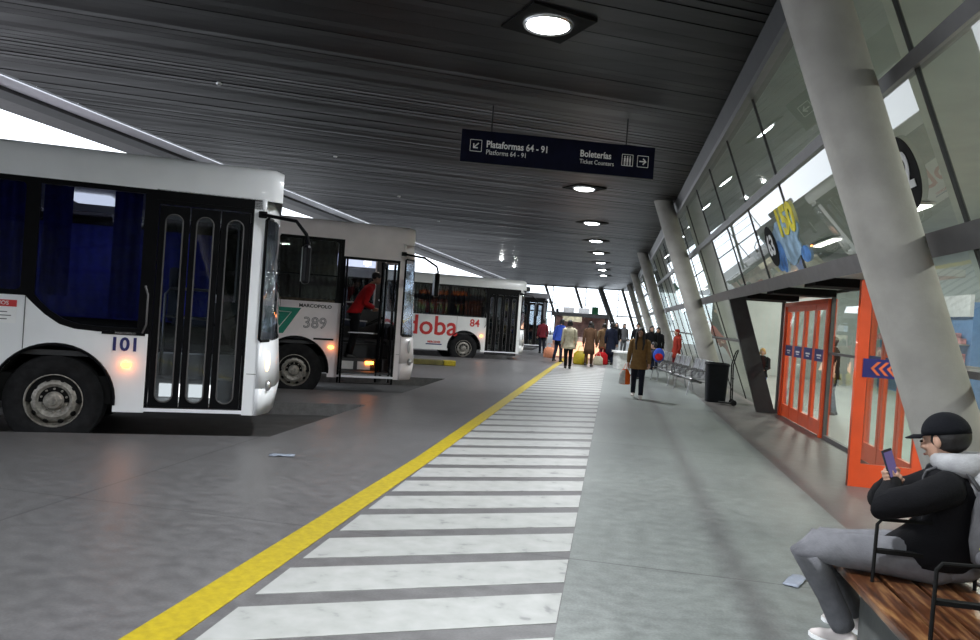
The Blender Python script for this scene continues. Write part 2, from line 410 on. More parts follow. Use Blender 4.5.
strip(YN, 7.3, 1.43, 1.49, .05, .05, 'trim_8', M['greysteel'])
strip(16.45, YF, 1.43, 1.47, .03, .03, 'trim_9', M['greysteel'])
def panes(ya, yb, z0, z1, name, m=None, step=2.2, y00=5.6):
    b = MB(); ys = []
    y = y00-step*10
    while y < yb:
        if y > ya: ys.append(y)
        y += step
    ys = [ya]+ys+[yb]
    for p, q in zip(ys[:-1], ys[1:]):
        P = [(fx(z0), p+.008, z0), (fx(z0), q-.008, z0), (fx(z1), q-.008, z1), (fx(z1), p+.008, z1)]
        b.add(P, [(0,1,2,3)])
    o = b.build(name, m or M['fglass'], kind='structure')
    g = MB()
    for q in ys[1:-1]:
        P = [V((fx(z), q+dy, z))+nrm*dd for z in (z0, z1) for dy in (-.012, .012) for dd in (.012, -.02)]
        g.add(P, [(0,1,3,2),(4,6,7,5),(0,4,5,1),(2,3,7,6),(0,2,6,4),(1,5,7,3)])
    g.build('mullion', M['darksteel'], o)
    return o
panes(YN, YF, 3.68, 4.66, 'window_1'); panes(YN, YF, 2.52, 3.58, 'window_2')
panes(YN, 7.3, 1.49, 2.34, 'window_3'); panes(YN, 7.3, .04, 1.43, 'window_4')
panes(16.45, YF, 1.47, 2.34, 'window_5'); panes(16.45, YF, .04, 1.43, 'window_6')
strip(7.3, 7.38, 0, 2.34, .03, .06, 'trim_11', M['greysteel'])
# canopy over the doors
b = MB(); b.bx((2.42, 8.85, 2.42), (3.75, 16.5, 2.5)); b.build('ceiling_canopy', M['paleint'], kind='structure')
b = MB()
for yy in (10.3, 12.8, 15.2): b.bx((2.5, yy-.28, 2.31), (3.45, yy+.28, 2.42))
b.build('ceiling_canopy_ribs', M['matblack'], kind='structure')
# orange doors in plane X = 3.5
def leaf(y0, y1, z1, parent, x=3.5, name='leaf'):
    fr = plate([(y0, .02), (y1, .02), (y1, z1), (y0, z1)], [rrect(y0+.075, .26, y1-.075, z1-.1, .01)], .05, ((x, 0, 0), (0, 1, 0), (0, 0, 1)), name, M['orange'], parent)
    g = MB(); g.bx((x-.004, y0+.07, .25), (x+.004, y1-.07, z1-.09)); g.build('glass', M['dglass'], fr)
    return fr
def door_set(name, ya, yb, n, z1=2.22):
    root = empty(name, (0, 0, 0), kind='structure')
    b = MB(); b.bx((3.44, ya-.09, 0), (3.58, ya, z1+.08)); b.bx((3.44, yb, 0), (3.58, yb+.09, z1+.08)); b.bx((3.44, ya, z1), (3.58, yb, z1+.08))
    b.build('frame', M['orange'], root)
    w = (yb-ya)/n
    for i in range(n): leaf(ya+i*w+.01, ya+(i+1)*w-.01, z1, root)
    b = MB()
    for i in range(n): b.bx((3.474, ya+i*w+.09, 1.24), (3.494, ya+(i+1)*w-.09, 1.45))
    b.build('sticker', M['stickblue'], root)
    c = MB(); 
    for i in range(n):
        yc = ya+(i+.5)*w
        c.bx((3.470, yc-.14, 1.33), (3.474, yc+.14, 1.36)); c.bx((3.470, yc-.1, 1.29), (3.474, yc+.1, 1.31))
    c.build('sticker_text', M['whitetxt'], root)
    return root
door_set('door_1', 13.0, 15.95, 4); door_set('door_2', 9.1, 10.95, 3)
w = plate([(11.04, .0), (12.91, .0), (12.91, 2.42), (11.04, 2.42)], [rrect(11.09, .06, 12.86, 1.38, .005), rrect(11.09, 1.42, 12.86, 2.38, .005)], .06, ((3.52, 0, 0), (0, 1, 0), (0, 0, 1)), 'window_7', M['greysteel'], kind='structure')
b = MB(); b.bx((3.516, 11.07, .05), (3.524, 12.88, 2.4)); b.build('glass', M['dglass'], w)
w = plate([(2.72, .0), (3.45, .0), (3.45, 2.33), (2.72, 2.33)], [rrect(2.84, .26, 3.38, 2.25, .01)], .07, ((0, 8.95, 0), (1, 0, 0), (0, 0, 1)), 'window_8', M['orange'], kind='structure')
b = MB(); b.bx((2.83, 8.946, .25), (3.39, 8.954, 2.26)); b.build('glass', M['dglass'], w)
b = MB(); b.bx((2.79, 8.905, 1.24), (3.40, 8.912, 1.45)); b.build('sticker', M['stickblue'], w)
ch = MB()
for i in range(3):
    x = 2.87+i*.085
    for s in (1, -1):
        P = [(x, 8.9, 1.345), (x+.035, 8.9, 1.345), (x+.105, 8.9, 1.345+s*.075), (x+.07, 8.9, 1.345+s*.075)]
        ch.add(P+[(p[0], 8.904, p[2]) for p in P], [(0,1,2,3),(7,6,5,4),(0,4,5,1),(1,5,6,2),(2,6,7,3),(3,7,4,0)])
ch.build('chevrons', M['stickorange'], w)
b = MB(); b.bx((3.20, 8.9, 1.33), (3.36, 8.904, 1.36)); b.build('sticker_text', M['whitetxt'], w)
# end side of the vestibule: glass at Y = 16.3
w = plate([(3.07, 0), (3.5, 0), (3.5, 2.4), (2.33, 2.4)], [[(3.41, .08), (3.445, .08), (3.445, 2.32), (2.70, 2.32)]], .12, ((0, 16.28, 0), (1, 0, 0), (0, 0, 1)), 'window_9', M['darksteel'], kind='structure')
b = MB(); b.add([(3.41, 16.28, .05), (3.45, 16.28, .05), (3.45, 16.28, 2.33), (2.68, 16.28, 2.33)], [(0,1,2,3)]); b.build('glass', M['dglass'], w)
# round platform numbers on the glass
def disc_sign(yc, zc, num, label):
    root = empty('platform_number', (0,0,0), label=label, cat='sign', group='round platform numbers on the slanted glass')
    c = V((fx(zc), yc, zc))+nrm*.02
    U = V((0, -1, 0)); W = tv.normalized()
    R = .30
    P = [c+U*R*math.cos(a)+W*R*math.sin(a) for a in [2*PI*i/36 for i in range(36)]]
    b = MB(); b.add(P+[p+nrm*.006 for p in P], [tuple(range(36)), tuple(range(36, 72))]+[(i, (i+1) % 36, (i+1) % 36+36, i+36) for i in range(36)])
    b.build('disc', M['matblack'], root)
    text(num, .40, (c+nrm*.012, U, W), 'number', M['whitetxt'], root, .002, .012)
disc_sign(6.30, 2.99, '62', 'black round sign with white number 62 half hidden behind the nearest column')
disc_sign(11.3, 2.93, '63', 'black round sign with white number 63 on the slanted glass above the doors')
# window graphic inside the glass
root = empty('window_graphic', (0,0,0), label='blue and yellow painted number graphic on the slanted glass above the doors', cat='mural')
def on(yc, z, d=.012): return V((fx(z), yc, z))+nrm*d
b = MB()
blob = []
for i in range(40):
    a = 2*PI*i/40; r = 1+.14*math.sin(3*a+1)+.09*math.sin(7*a)
    blob.append(on(10.45+.75*r*math.cos(a), 2.94+.30*r*math.sin(a)))
b.add(blob+[p-nrm*.01 for p in blob], [tuple(range(40)), tuple(range(40, 80))]); b.build('backdrop', mat('mural_blue', (.28,.42,.55), .7, var=.5, scale=5), root)
text('150', .52, (on(10.2, 3.14, .02), V((0, -1, 0)), tv.normalized()), 'number', mat('mural_yellow', (.80,.66,.03), .6, var=.3), root, .004, .02, sx=1.25)
b = MB()
for (yy, zz, ry, rz) in ((10.9, 2.75, .20, .22), (11.1, 2.66, .22, .1), (9.7, 2.68, .22, .10)):
    P = [on(yy+ry*math.cos(2*PI*i/20), zz+rz*math.sin(2*PI*i/20), .016) for i in range(20)]; b = MB(); b.add(P, [tuple(range(20))]); b.build('figure_shape', mat('mural_dark_blue', (.07,.20,.48), .7, var=.4, scale=9), root)

# interior of the terminal
b = MB(); b.bx((11, YN, 0), (11.3, YF, 5)); b.build('wall_terminal_back', M['paleint'], kind='structure')
b = MB(); b.bx((3.9, 31, 0), (11, 31.2, 5)); b.build('wall_terminal_partition', M['paleint'], kind='structure')
b = MB(); b.bx((-10, YN-.3, 0), (16, YN-.1, 5)); b.build('wall_near_end', M['paleint'], kind='structure')
def shop(y0, y1, c, label, sc):
    root = empty('shop_front', (0, 0, 0), label=label, cat='shop', group='shops inside the terminal')
    mm = mat('shop_panel', c, .5); ms = mat('shop_sign', sc, .5)
    b = MB(); b.bx((9.6, y0, 0), (10.9, y1, 2.9)); b.build('kiosk_body', mm, root)
    b = MB(); b.bx((9.5, y0, 2.5), (9.6, y1, 3.1)); b.build('sign_board', ms, root)
    b = MB()
    for k in range(3): b.bx((9.35, y0+.1, .5+k*.6), (9.6, y1-.1, .54+k*.6))
    b.build('shelf', M['steel'], root)
    random.seed(int(y0*10)); gm = mat('shop_goods', tuple(random.uniform(.1, .7) for _ in range(3)), .5, var=.6, scale=8)
    for k in range(3):
        yy = y0+.2
        while yy < y1-.3:
            ww = random.uniform(.1, .3); hh2 = random.uniform(.15, .45); g = MB(); g.bx((9.4, yy, .54+k*.6), (9.55, yy+ww, .54+k*.6+hh2)); g.build('goods', gm, root); yy += ww+random.uniform(.05, .3)
shop(4, 9.5, (.45,.12,.05), 'orange red shop front inside the terminal, behind the nearest column', (.7,.15,.04))
shop(13, 19, (.5,.42,.25), 'cream shop front inside the terminal, seen through the orange doors', (.6,.45,.1))
shop(22, 29, (.12,.25,.5), 'blue shop front inside the terminal, seen past the leaning dark post', (.7,.7,.75))
shop(33, 40, (.5,.4,.1), 'yellow shop front inside the terminal, beyond the row of metal seats', (.6,.5,.1))
for i, (x, y) in enumerate([(7, -14), (7, -4), (7, 4), (7, 9), (7, 14), (7, 20), (7, 27), (7, 36), (7, 48), (7, 62)]):
    root = empty('ceiling_tube_light', (x, y, 4.9), label='long tube light on the pale ceiling inside the terminal', cat='ceiling light', group='tube lights inside the terminal')
    b = MB(); b.box((0, 0, .05), (.35, 2.6, .06)); b.build('housing', M['whitetxt'], root)
    b = MB(); b.box((0, 0, .0), (.25, 2.5, .03)); b.build('tube', M['tubeglow'], root)
    l = bpy.data.lights.new('tube_light', 'AREA'); l.shape = 'RECTANGLE'; l.size = .3; l.size_y = 2.5; l.energy = 300; l.color = (1, .96, .88)
    lo = bpy.data.objects.new('tube_light', l); link(lo, root); lo.location = (0, 0, -.05)
# leaning concrete columns
for i, yc in enumerate((-8.6, 6.0, 20.35, 35.2, 50, 64.8)):
    b = MB(); n = 40; rings = []
    for z in (-.02, 5.02):
        cx = 2.87-.358*z
        rings.append([(cx-.008+.248*math.cos(2*PI*k/n), yc+.24*math.sin(2*PI*k/n), z) for k in range(n)])
    b.loft(rings); o = b.build('column', M['conc'], smooth=True, kind='structure')
    o['label'] = ['leaning concrete column behind the view', 'thick leaning concrete column nearest, behind the seated man in a cap', 'leaning concrete column behind the black litter bin', 'leaning concrete column beyond the row of metal seats', 'distant leaning concrete column, fourth along the walk', 'farthest leaning concrete column near the end windows'][i]
# end wall: glazing
b = MB(); YE = 74.6
for zz, t in ((.1, .12), (2.35, .12), (3.24, .05), (3.94, .05), (4.54, .04), (4.95, .1)): b.bx((-12, YE-.05, zz-t/2), (3.3, YE+.05, zz+t/2))
for xx in (-12, -9.4, -6.25, -2.95, .27, 3.2): b.bx((xx-.04, YE-.05, 0), (xx+.04, YE+.05, 5))
b.build('window_10', M['darksteel'], kind='structure')
o = bpy.data.objects['window_10']; g = MB(); g.add([(-12, YE, 0), (3.3, YE, 0), (3.3, YE, 5), (-12, YE, 5)], [(0,1,2,3)]); g.build('glass', M['eglass'], o)
for x0, x1, r in ((-6.98, -5.0, .13), (-4.02, -2.1, .13), (-1.58, .55, .26), (.55, 2.4, .13), (-10, -8, .13)):
    b = MB(); b.tube([(x0, 73.3, 5), (x1, 73.3, 0)], r, 14); b.build('column_steel', M['greysteel'], smooth=True, kind='structure')
sgn = empty('exit_sign', (-1.9, 73.0, 2.7), label='small green sign on the far end glazing', cat='sign')
b = MB(); b.box((0, 0, 0), (.64, .05, .74)); b.build('board', mat('green_sign', (.03,.22,.09), .5), sgn)
b = MB(); b.tube([(0, 0, .37), (0, 0, 2.3)], .02, 6); b.build('hanger', M['darksteel'], sgn)
# ------------------------------------------------------------------ ceiling lamps
lampY = [8.35, 18.7, 25.2, 30.7, 36.0, 41.8, 47.5, 53, 2.8, -3, -9]
for i, y in enumerate(lampY):
    lb = ['large bright round ceiling lamp nearest, above the hanging sign' if i == 0 else None,
          'square recessed ceiling lamp just beyond the hanging blue sign', 'third ceiling lamp of the row along the walk, counted from the big bright one',
          'fourth ceiling lamp of the row along the walk', 'fifth ceiling lamp of the row along the walk', 'sixth ceiling lamp of the row along the walk',
          'seventh ceiling lamp, small and far along the walk', 'farthest ceiling lamp of the row near the end windows', 'ceiling lamp over the walk just behind the view', 'ceiling lamp over the walk some way behind the view', 'ceiling lamp over the walk far behind the view'][i]
    root = empty('ceiling_lamp', (-.97, y, 5), math.radians(35), label=lb, cat='ceiling lamp', group='square ceiling lamps in a row over the walk')
    fr = MB(); R = .40
    fr.add([(-R, -R, -.028), (R, -R, -.045), (R, R, -.045), (-R, R, -.028), (-R, -R, .02), (R, -R, .02), (R, R, .02), (-R, R, .02)], [(0,1,2,3),(7,6,5,4),(0,4,5,1),(1,5,6,2),(2,6,7,3),(3,7,4,0)])
    fr.build('housing', M['matblack'], root)
    tl = Matrix.Translation((0, 0, -.052)) @ Matrix.Rotation(math.atan(.017/.8), 4, 'Y')
    d = MB(); d.lathe([(.0001, -.03), (.18, -.025), (.245, .0), (.25, .012)], 28, tl); d.build('lens', M['lampglow'], root, smooth=True)
    rg = MB(); rg.lathe([(.245, -.004), (.275, -.012), (.285, .012)], 28, tl); rg.build('bezel', M['steel'], root, smooth=True)
    l = bpy.data.lights.new('lamp_light', 'SPOT'); l.energy = 1250; l.spot_size = math.radians(150); l.spot_blend = .8; l.shadow_soft_size = .22; l.color = (.92, .96, 1)
    lo = bpy.data.objects.new('lamp_light', l); link(lo, root); lo.location = (0, 0, -.14)
pos = [(-6.4, 10.8), (-6.5, 16.0), (-6.6, 21.4), (-6.7, 26.9), (-6.8, 33), (-7, 44.5), (-7, 50.3)]
for i, (x, y) in enumerate(pos):
    lit = i >= 5
    lb = ['small ceiling spotlight above the white bus numbered 101', 'small ceiling spotlight above the gap between the two nearest buses', 'small ceiling spotlight above the bus with the open door', 'fourth small ceiling spotlight of the row over the bays', 'fifth small ceiling spotlight of the row over the bays', 'bright small ceiling spotlight above the third bus', 'farthest small ceiling spotlight over the bays'][i]
    root = empty('ceiling_spotlight', (x, y, 5), label=lb, cat='ceiling light', group='small spotlights over the bus bays')
    b = MB(); b.lathe([(.0001, -.05), (.04, -.03), (.05, .0)], 16); b.build('housing', M['steel'], root, smooth=True)
    b = MB(); b.ell((0, 0, -.03), (.035, .035, .02)); b.build('bulb', M['lampglow'] if lit else M['chrome'], root, smooth='all')
    if lit:
        l = bpy.data.lights.new('spot', 'POINT'); l.energy = 60; l.shadow_soft_size = .08; lo = bpy.data.objects.new('spot', l); link(lo, root); lo.location = (0, 0, -.18)
# ------------------------------------------------------------------ hanging sign
def hsign():
    p0, p1 = V((-2.6, 11.55, 0)), V((.45, 12.45, 0)); L = (p1-p0).length; u = (p1-p0).normalized()
    rz = math.atan2(u.y, u.x); c = (p0+p1)/2
    root = empty('hanging_sign', (c.x, c.y, 4.30), rz, label='long dark blue overhead sign to platforms and ticket counters hanging from the ceiling', cat='sign')
    b = MB(); b.box((0, 0, 0), (L, .10, .52)); b.build('board', M['signblue'], root)
    b = MB(); b.box((0, -.052, -.265), (L, .03, .015)); b.build('bottom_edge', M['greysteel'], root)
    b = MB()
    for x in (-L*.35, L*.35): b.tube([(x, 0, .25), (x, 0, .71)], .012, 6)
    b.build('hanger_rod', M['darksteel'], root)
    U, W = V((1, 0, 0)), V((0, 0, 1)); Yf = -.055
    def T(s, size, x, z, al='LEFT', bold=0.): text(s, size, (V((x, Yf, z)), U, W), 'lettering', M['whitetxt'], root, .002, bold, al, sx=.86)
    T('Plataformas 64 - 91', .15, -1.19, .05, bold=.003); T('Platforms 64 - 91', .11, -1.19, -.075)
    T('Boleterías', .15, .34, .05, bold=.003); T('Ticket Counters', .10, .34, -.075)
    def frame(x0, z0, s, name):
        plate(rrect(x0, z0, x0+s, z0+s, .01), [rrect(x0+.008, z0+.008, x0+s-.008, z0+s-.008, .008)], .004, ((0, Yf, 0), (1,0,0), (0,0,1)), name, M['whitetxt'], root)
    s = .19
    for x in (-1.45, 1.04, 1.30): frame(x, -.08, s, 'pictogram_border')
    def arrow(cx, cz, ang):
        b = MB(); m = Matrix.Translation((cx, Yf, cz)) @ Matrix.Rotation(-ang, 4, 'Y')
        b.box((-.005, 0, 0), (.11, .004, .018), m)
        for sg in (1, -1):
            mm = m @ Matrix.Translation((.05, 0, 0)) @ Matrix.Rotation(sg*math.radians(45), 4, 'Y')
            b.box((-.03, 0, 0), (.075, .004, .018), mm)
        b.build('arrow', M['whitetxt'], root)
    arrow(-1.355, .015, math.radians(225)); arrow(1.395, .015, 0)
    b = MB()
    for dx in (-.045, 0, .045):
        b.lathe([(.0001, -.002), (.012, -.002), (.012, .002), (.0001, .002)], 12, Matrix.Translation((1.135+dx, Yf, .07)) @ Matrix.Rotation(PI/2, 4, 'X'))
        b.box((1.135+dx, Yf, .02), (.026, .004, .065)); b.box((1.135+dx-.007, Yf, -.04), (.008, .004, .06)); b.box((1.135+dx+.007, Yf, -.04), (.008, .004, .06))
    b.build('toilet_pictogram', M['whitetxt'], root)
hsign()

# ------------------------------------------------------------------ buses
RX = Matrix.Rotation(PI/2, 4, 'X')
def wheel(parent, x, y, side=1, name='wheel'):
    # side=1: outer face towards -y
    T = Matrix.Translation((x, y, .32)) @ (RX if side > 0 else Matrix.Rotation(-PI/2, 4, 'X'))
    b = MB(); b.lathe([(.30, -.27), (.50, -.27), (.525, -.24), (.53, -.05), (.515, -.012), (.44, .012), (.34, .008), (.305, -.012), (.30, -.03)], 48, T, close=True)
    t = b.build(name, M['tyre'], parent, smooth=True)
    b = MB(); b.lathe([(.30, -.03), (.305, .0), (.295, .002), (.285, -.06), (.262, -.085), (.235, -.03), (.19, -.012), (.15, -.035), (.105, -.04), (.10, .018), (.085, .035), (.05, .04), (.045, .055), (.0001, .057)], 40, T)
    r = b.build('rim', M['rim'], t, smooth=True)
    b = MB()
    for k in range(10):
        a = 2*PI*k/10; m = T @ Matrix.Translation((.247*math.cos(a), .247*math.sin(a), -.045)) @ Matrix.Rotation(a, 4, 'Z') @ Matrix.Rotation(.85, 4, 'Y')
        b.lathe([(.0001, .012), (.03, .010), (.032, -.01)], 12, m)
    b.build('vent_hole', M['matblack'], t)
    b = MB()
    for k in range(10):
        a = 2*PI*(k+.5)/10; b.lathe([(.013, -.03), (.013, .012), (.0001, .014)], 6, T @ Matrix.Translation((.135*math.cos(a), .135*math.sin(a), -.02)))
    b.build('wheel_nut', M['rim'], t)
def bus(cfg):
    g = cfg.get
    root = empty('city_bus', (cfg['x'], cfg['y'], 0), math.radians(26), label=cfg['label'], cat='bus', group='white buses parked nose in at the bays')
    P = M[g('paint', 'white')]; zr = g('zr', 3.25); wt = g('wt', 2.83); wb = g('wb', 1.52); zb = .22
    dl, dr, dt, db = cfg['door']; nose = g('nose', 2.38); W = 2.55; xr = -9.0; xs = g('xs', 2.18)
    wr = g('wr', dl-.02)
    # lower side, right
    def arch(x0, r=.62): return [(x0-r, zb)]+arc(x0, .34, r, 180, 0, 20)+[(x0+r, zb)]
    low = [(xr, zb)]+arch(-5.9)+arch(0)+[(dl, zb), (dl, wb if g('curve') is None else 1.15)]
    if g('curve'):
        low = low[:-1]+[(dl, 1.14), (.42, 1.14), (.18, 1.155), (.02, 1.20), (-.13, 1.30), (-.24, 1.40), (-.34, 1.50), (xr, 1.50)]
    else: low += [(xr, wb)]
    plate(low, [], .05, ((0, .025, 0), (1,0,0), (0,0,1)), 'side_panel', P, root)
    # panel right of door
    plate([(dr, zb), (xs, zb), (xs, dt+.1), (dr, dt+.1)], [], .05, ((0, .025, 0), (1,0,0), (0,0,1)), 'front_pillar', P, root)
    # black window surround
    holes = []; bounds = g('bounds')
    fwo = [(xr, wt), (dl, wt)] + ([(dl, 1.14), (.42, 1.14), (.18, 1.155), (.02, 1.20), (-.13, 1.30), (-.24, 1.40), (-.34, 1.50)] if g('curve') else [(dl, wb)]) + [(xr, wb)]
    if g('curve'):
        holes = [[(-.25, wt-.06), (dl-.12, wt-.06), (dl-.12, 1.20), (.42, 1.20), (.21, 1.215), (.06, 1.26), (-.08, 1.35), (-.18, 1.44), (-.25, 1.52)]]
        x = -.34; 
    else:
        x = wr
        if wr < dl-.05: fwo = [(xr, wt), (wr, wt), (wr, wb), (xr, wb)]
    wins = []
    while x > xr+1:
        w = g('ww', 1.45); holes.append(rrect(x-w+.05, wb+.06, x-.05, wt-.06, .06)); wins.append((x-w+.05, x-.05)); x -= w
    plate(fwo, holes, .03, ((0, .02, 0), (1,0,0), (0,0,1)), 'window_surround', M['black'], root)
    if wr < dl-.05: plate([(wr, wb), (dl, wb), (dl, wt), (wr, wt)], [], .05, ((0, .025, 0), (1,0,0), (0,0,1)), 'side_panel', P if g('postpaint') else M['black'], root)
    ct = M[g('cur', 'curtain')]
    def curtain(x0, x1, z0, z1, par):
        n = int((x1-x0)/.02); b = MB(); vs = []
        for i in range(n+1):
            xx = x0+(x1-x0)*i/n; yy = .16+.018*math.sin(i*1.15)+.008*math.sin(i*.5)
            vs += [(xx, yy, z0), (xx, yy, z1)]
        b.add(vs, [(2*i, 2*i+2, 2*i+3, 2*i+1) for i in range(n)]); b.build('curtain', ct, par, smooth='all')
    def pane(poly, x0, x1, z0, cur):
        o = plate(poly, [], .006, ((0, .03, 0), (1,0,0), (0,0,1)), 'side_window', M['busglass'], root)
        for c0, c1 in cur: curtain(c0, c1, z0, wt-.05, o)
        return o
    if g('curve'):
        pane([(-.27, wt-.05), (dl-.1, wt-.05), (dl-.1, 1.18), (.42, 1.18), (.20, 1.20), (.04, 1.24), (-.10, 1.33), (-.20, 1.42), (-.27, 1.50)], -.5, dl, 1.2, [])
        curtain(-.25, .05, 1.52, wt-.05, root); curtain(.48, .78, 1.30, wt-.05, root)
        nn_ = 70; b = MB(); vs = []
        for i in range(nn_+1):
            xx = -1.2+2.6*i/nn_; yy = W-.16+.02*math.sin(i*1.3); vs += [(xx, yy, 1.2), (xx, yy, wt-.30)]
        b.add(vs, [(2*i, 2*i+2, 2*i+3, 2*i+1) for i in range(nn_)]); b.build('curtain', ct, root, smooth='all')
        l = bpy.data.lights.new('cabin_light', 'AREA'); l.size = .4; l.energy = 6; l.color = (.85, .92, 1); lo = bpy.data.objects.new('cabin_light', l); link(lo, root); lo.location = (0, W/2, wt-.12)
    if g('curve'):
        o_ = [(dl, 1.14), (.42, 1.14), (.18, 1.155), (.02, 1.20), (-.13, 1.30), (-.24, 1.40), (-.34, 1.50)]; i_ = [(dl, 1.20), (.42, 1.20), (.21, 1.215), (.06, 1.26), (-.08, 1.35), (-.18, 1.44), (-.27, 1.55)]
        b = MB(); b.loft([[(x, .004, z) for x, z in o_], [(x, .004, z) for x, z in i_]], cap=False, closed=False); b.build('window_rim', M['black'], root, solid=.004)
    for a0, a1 in wins[:5]:
        o = pane([(a0-.01, wb+.05), (a1+.01, wb+.05), (a1+.01, wt-.05), (a0-.01, wt-.05)], a0, a1, wb, [(a0, a0+.5), (a1-.55, a1)] if g('cur') is None else [(a0, a1)])
        if g('slider'):
            b = MB(); b.bx(((a0+a1)/2-.02, .0, wb+.06), ((a0+a1)/2+.02, .03, wt-.06)); b.bx((a0, .0, wb+(wt-wb)*.40), (a1, .03, wb+(wt-wb)*.40+.03)); b.build('slider_bar', M['black'], o)
    # panel above windows + roof
    ring = []
    def sect(x, sc=1., dz=0.):
        zt = zr; pts = [(0, dt+.1 if False else wt), (0, zr-.16), (.04, zr-.07), (.12, zr-.02), (.35, zr), (W/2, zr+.02), (W-.35, zr), (W-.12, zr-.02), (W-.04, zr-.07), (W, zr-.16), (W, wt)]
        return [(x, W/2+(y-W/2)*sc, z if z < zr-.2 else z+dz) for y, z in pts]
    xs2 = [(xr, 1, 0), (-4, 1, 0), (dl, 1, 0), (dr, 1, 0), (xs, 1, 0), (xs+.08, .99, -.0), (xs+.18, .95, -.03)]
    b = MB(); rings = [sect(*q) for q in xs2]; b.loft(rings, cap=False, closed=False); b.f.append(tuple(range(len(b.v)-11, len(b.v)))); b.f.append(tuple(range(11)))
    b.build('roof', P, root, smooth=True)
    if g('rail') is not None:
        b = MB(); b.bx((xr, -.012, wt), (dl, .0, wt+.02)); b.build('gutter', M['black'], root)
    # door header
    if dt+.02 < wt: plate([(dl, dt), (xs, dt), (xs, wt+.01), (dl, wt+.01)], [], .05, ((0, .025, 0), (1,0,0), (0,0,1)), 'door_header', M[g('header', 'black')] if g('header', 'black') in M else P, root)
    # front, plan curve
    plan = [(xs, 0), (xs+.03, .008), (nose-.08, .20), (nose-.03, .32), (nose+.02, .8), (nose+.04, W/2)]
    plan = plan+[(x, W-y) for x, y in plan[-2::-1]]
    def fstrip(z0, z1, name, m, s0=1., s1=1., top=0., bot=0., it=0):
        b = MB(); r0 = [(x+bot*(1 if 0 < i < len(plan)-1 else 0), y, z0) for i, (x, y) in enumerate(plan)]; r1 = [(x+top*(1 if 0 < i < len(plan)-1 else 0), y, z1) for i, (x, y) in enumerate(plan)]
        b.loft([r0, r1], cap=False, closed=False); return b.build(name, m, root, smooth=True, solid=.02)
    zwb = g('zwb', 1.15); zwt = g('zwt', 2.62)
    fstrip(zb, .55, 'bumper', P, top=.05, bot=.0); fstrip(.55, zwb, 'front_panel', P, top=0, bot=.05)
    fstrip(zwb, zwt, 'windshield', M['windshield'], top=-.06, bot=0)
    fstrip(zwt, wt+.02, 'front_header', P if g('whitetop', 1) else M['black'], top=-.1, bot=-.06)
    # windshield rubber surround on the corner seen from the side
    q = plan[:3]
    b = MB(); x0, y0 = xs+.01, -.004; x1, y1 = q[1]; 
    b.tube([(x0, y0, zwb+.02), (x0, y0, zwt-.02), (x1, y1-.012, zwt), (q[2][0]-.04, q[2][1]-.012, zwt)], .018, 8); b.tube([(x0, y0, zwt-.02), (x0, y0, zwb+.02), (x1, y1-.012, zwb), (q[2][0], q[2][1]-.012, zwb)], .018, 8)
    b.build('windshield_seal', M['black'], root, smooth=True)
    # front corner lamp, emblem
    b = MB(); b.ell((xs+(nose-xs)*.62, .10, .88), (.035, .05, .13)); b.build('headlamp', M['head_lamp'] if g('lit') else M['busint2'], root, smooth='all')
    b = MB(); b.ell((xs+(nose-xs)*.70, .12, .58), (.05, .06, .07)); b.build('fog_lamp', M['steel'], root, smooth='all')
    # left side, rear, floor
    plate([(xr, zb), (xs, zb), (xs, wt), (xr, wt)], [rrect(-8.6+i*1.5, 1.55, -7.25+i*1.5, wt-.1, .05) for i in range(7)], .05, ((0, W-.025, 0), (1,0,0), (0,0,1)), 'side_panel', P, root)
    b = MB(); b.bx((-8.65, W-.03, 1.5), (2.0, W-.02, wt-.05)); b.build('side_window', M['busglass'], root)
    b = MB(); b.bx((xr-.04, 0, zb), (xr, W, wt)); b.build('rear_panel', P, root)
    b = MB(); b.bx((xr, .08, .30), (.62, W-.08, .62)); b.build('chassis', M['matblack'], root)
    b = MB(); b.bx((-8.8, .06, .84), (dl-.04, W-.06, .90)); b.bx((dl-.04, 1.1, .84), (xs-.1, W-.06, .90)); b.build('cabin_floor', M['busint'], root)
    b = MB(); b.bx((-8.8, .08, wt-.0), (xs-.1, W-.08, wt+.04)); b.build('cabin_ceiling', M['busint2'], root)
    b = MB(); b.bx((dl, .05, .30), (dr, 1.15, .34)); b.bx((dl, .45, .34), (dr, 1.15, .58)); b.bx((dl, .8, .58), (dr, 1.15, .86)); b.build('entry_steps', M['busint2'] if g('lit') else M['busint'], root)
    b = MB(); b.bx((dl-.0, -.01, .235), (dr, .06, .275)); b.build('door_sill', M['brightedge'], root)
    b = MB(); b.bx((dl+.1, .44, .36), (dl+.36, .452, .52)); b.bx((dl+.44, .44, .36), (dl+.7, .452, .52)); 
    b.build('step_light', M['step_lamp'] if g('steplit') else M['busint2'], root)
    b = MB(); b.bx((-.2, W/2-.2, wt-.10), (.25, W/2+.2, wt-.01)); b.bx((-4, W/2-.2, wt-.10), (-3.5, W/2+.2, wt-.01)); b.build('cabin_lamp', M['cabin_lamp'] if g('cabin') else M['busint2'], root)
    b = MB(); b.bx((-8.6, W-.10, .3), (xs-.1, W-.06, 1.56)); b.bx((1.78, W-.10, 1.56), (1.95, W-.06, wt-.05)); b.build('side_lining', M['busint'], root)
    # seats and rails
    for k, xx in enumerate((-1.2, -2.1, -3.0, -3.9)):
        for yy in (.5, 2.0):
            b = MB(); b.box((xx, yy, 1.32), (.44, .85, .12)); b.box((xx-.24, yy, 1.62), (.12, .85, .72)); b.build('passenger_seat', M['seat'], root, bevel=.04)
    b = MB(); b.box((1.25, 1.85, 1.25), (.5, .5, .14)); b.box((1.0, 1.85, 1.62), (.13, .48, .75)); b.build('driver_seat', M['seat'], root, bevel=.04)
    b = MB(); b.box((2.0, 1.5, 1.12), (.35, 1.9, .30)); b.build('dashboard', M['matblack'], root, bevel=.05)
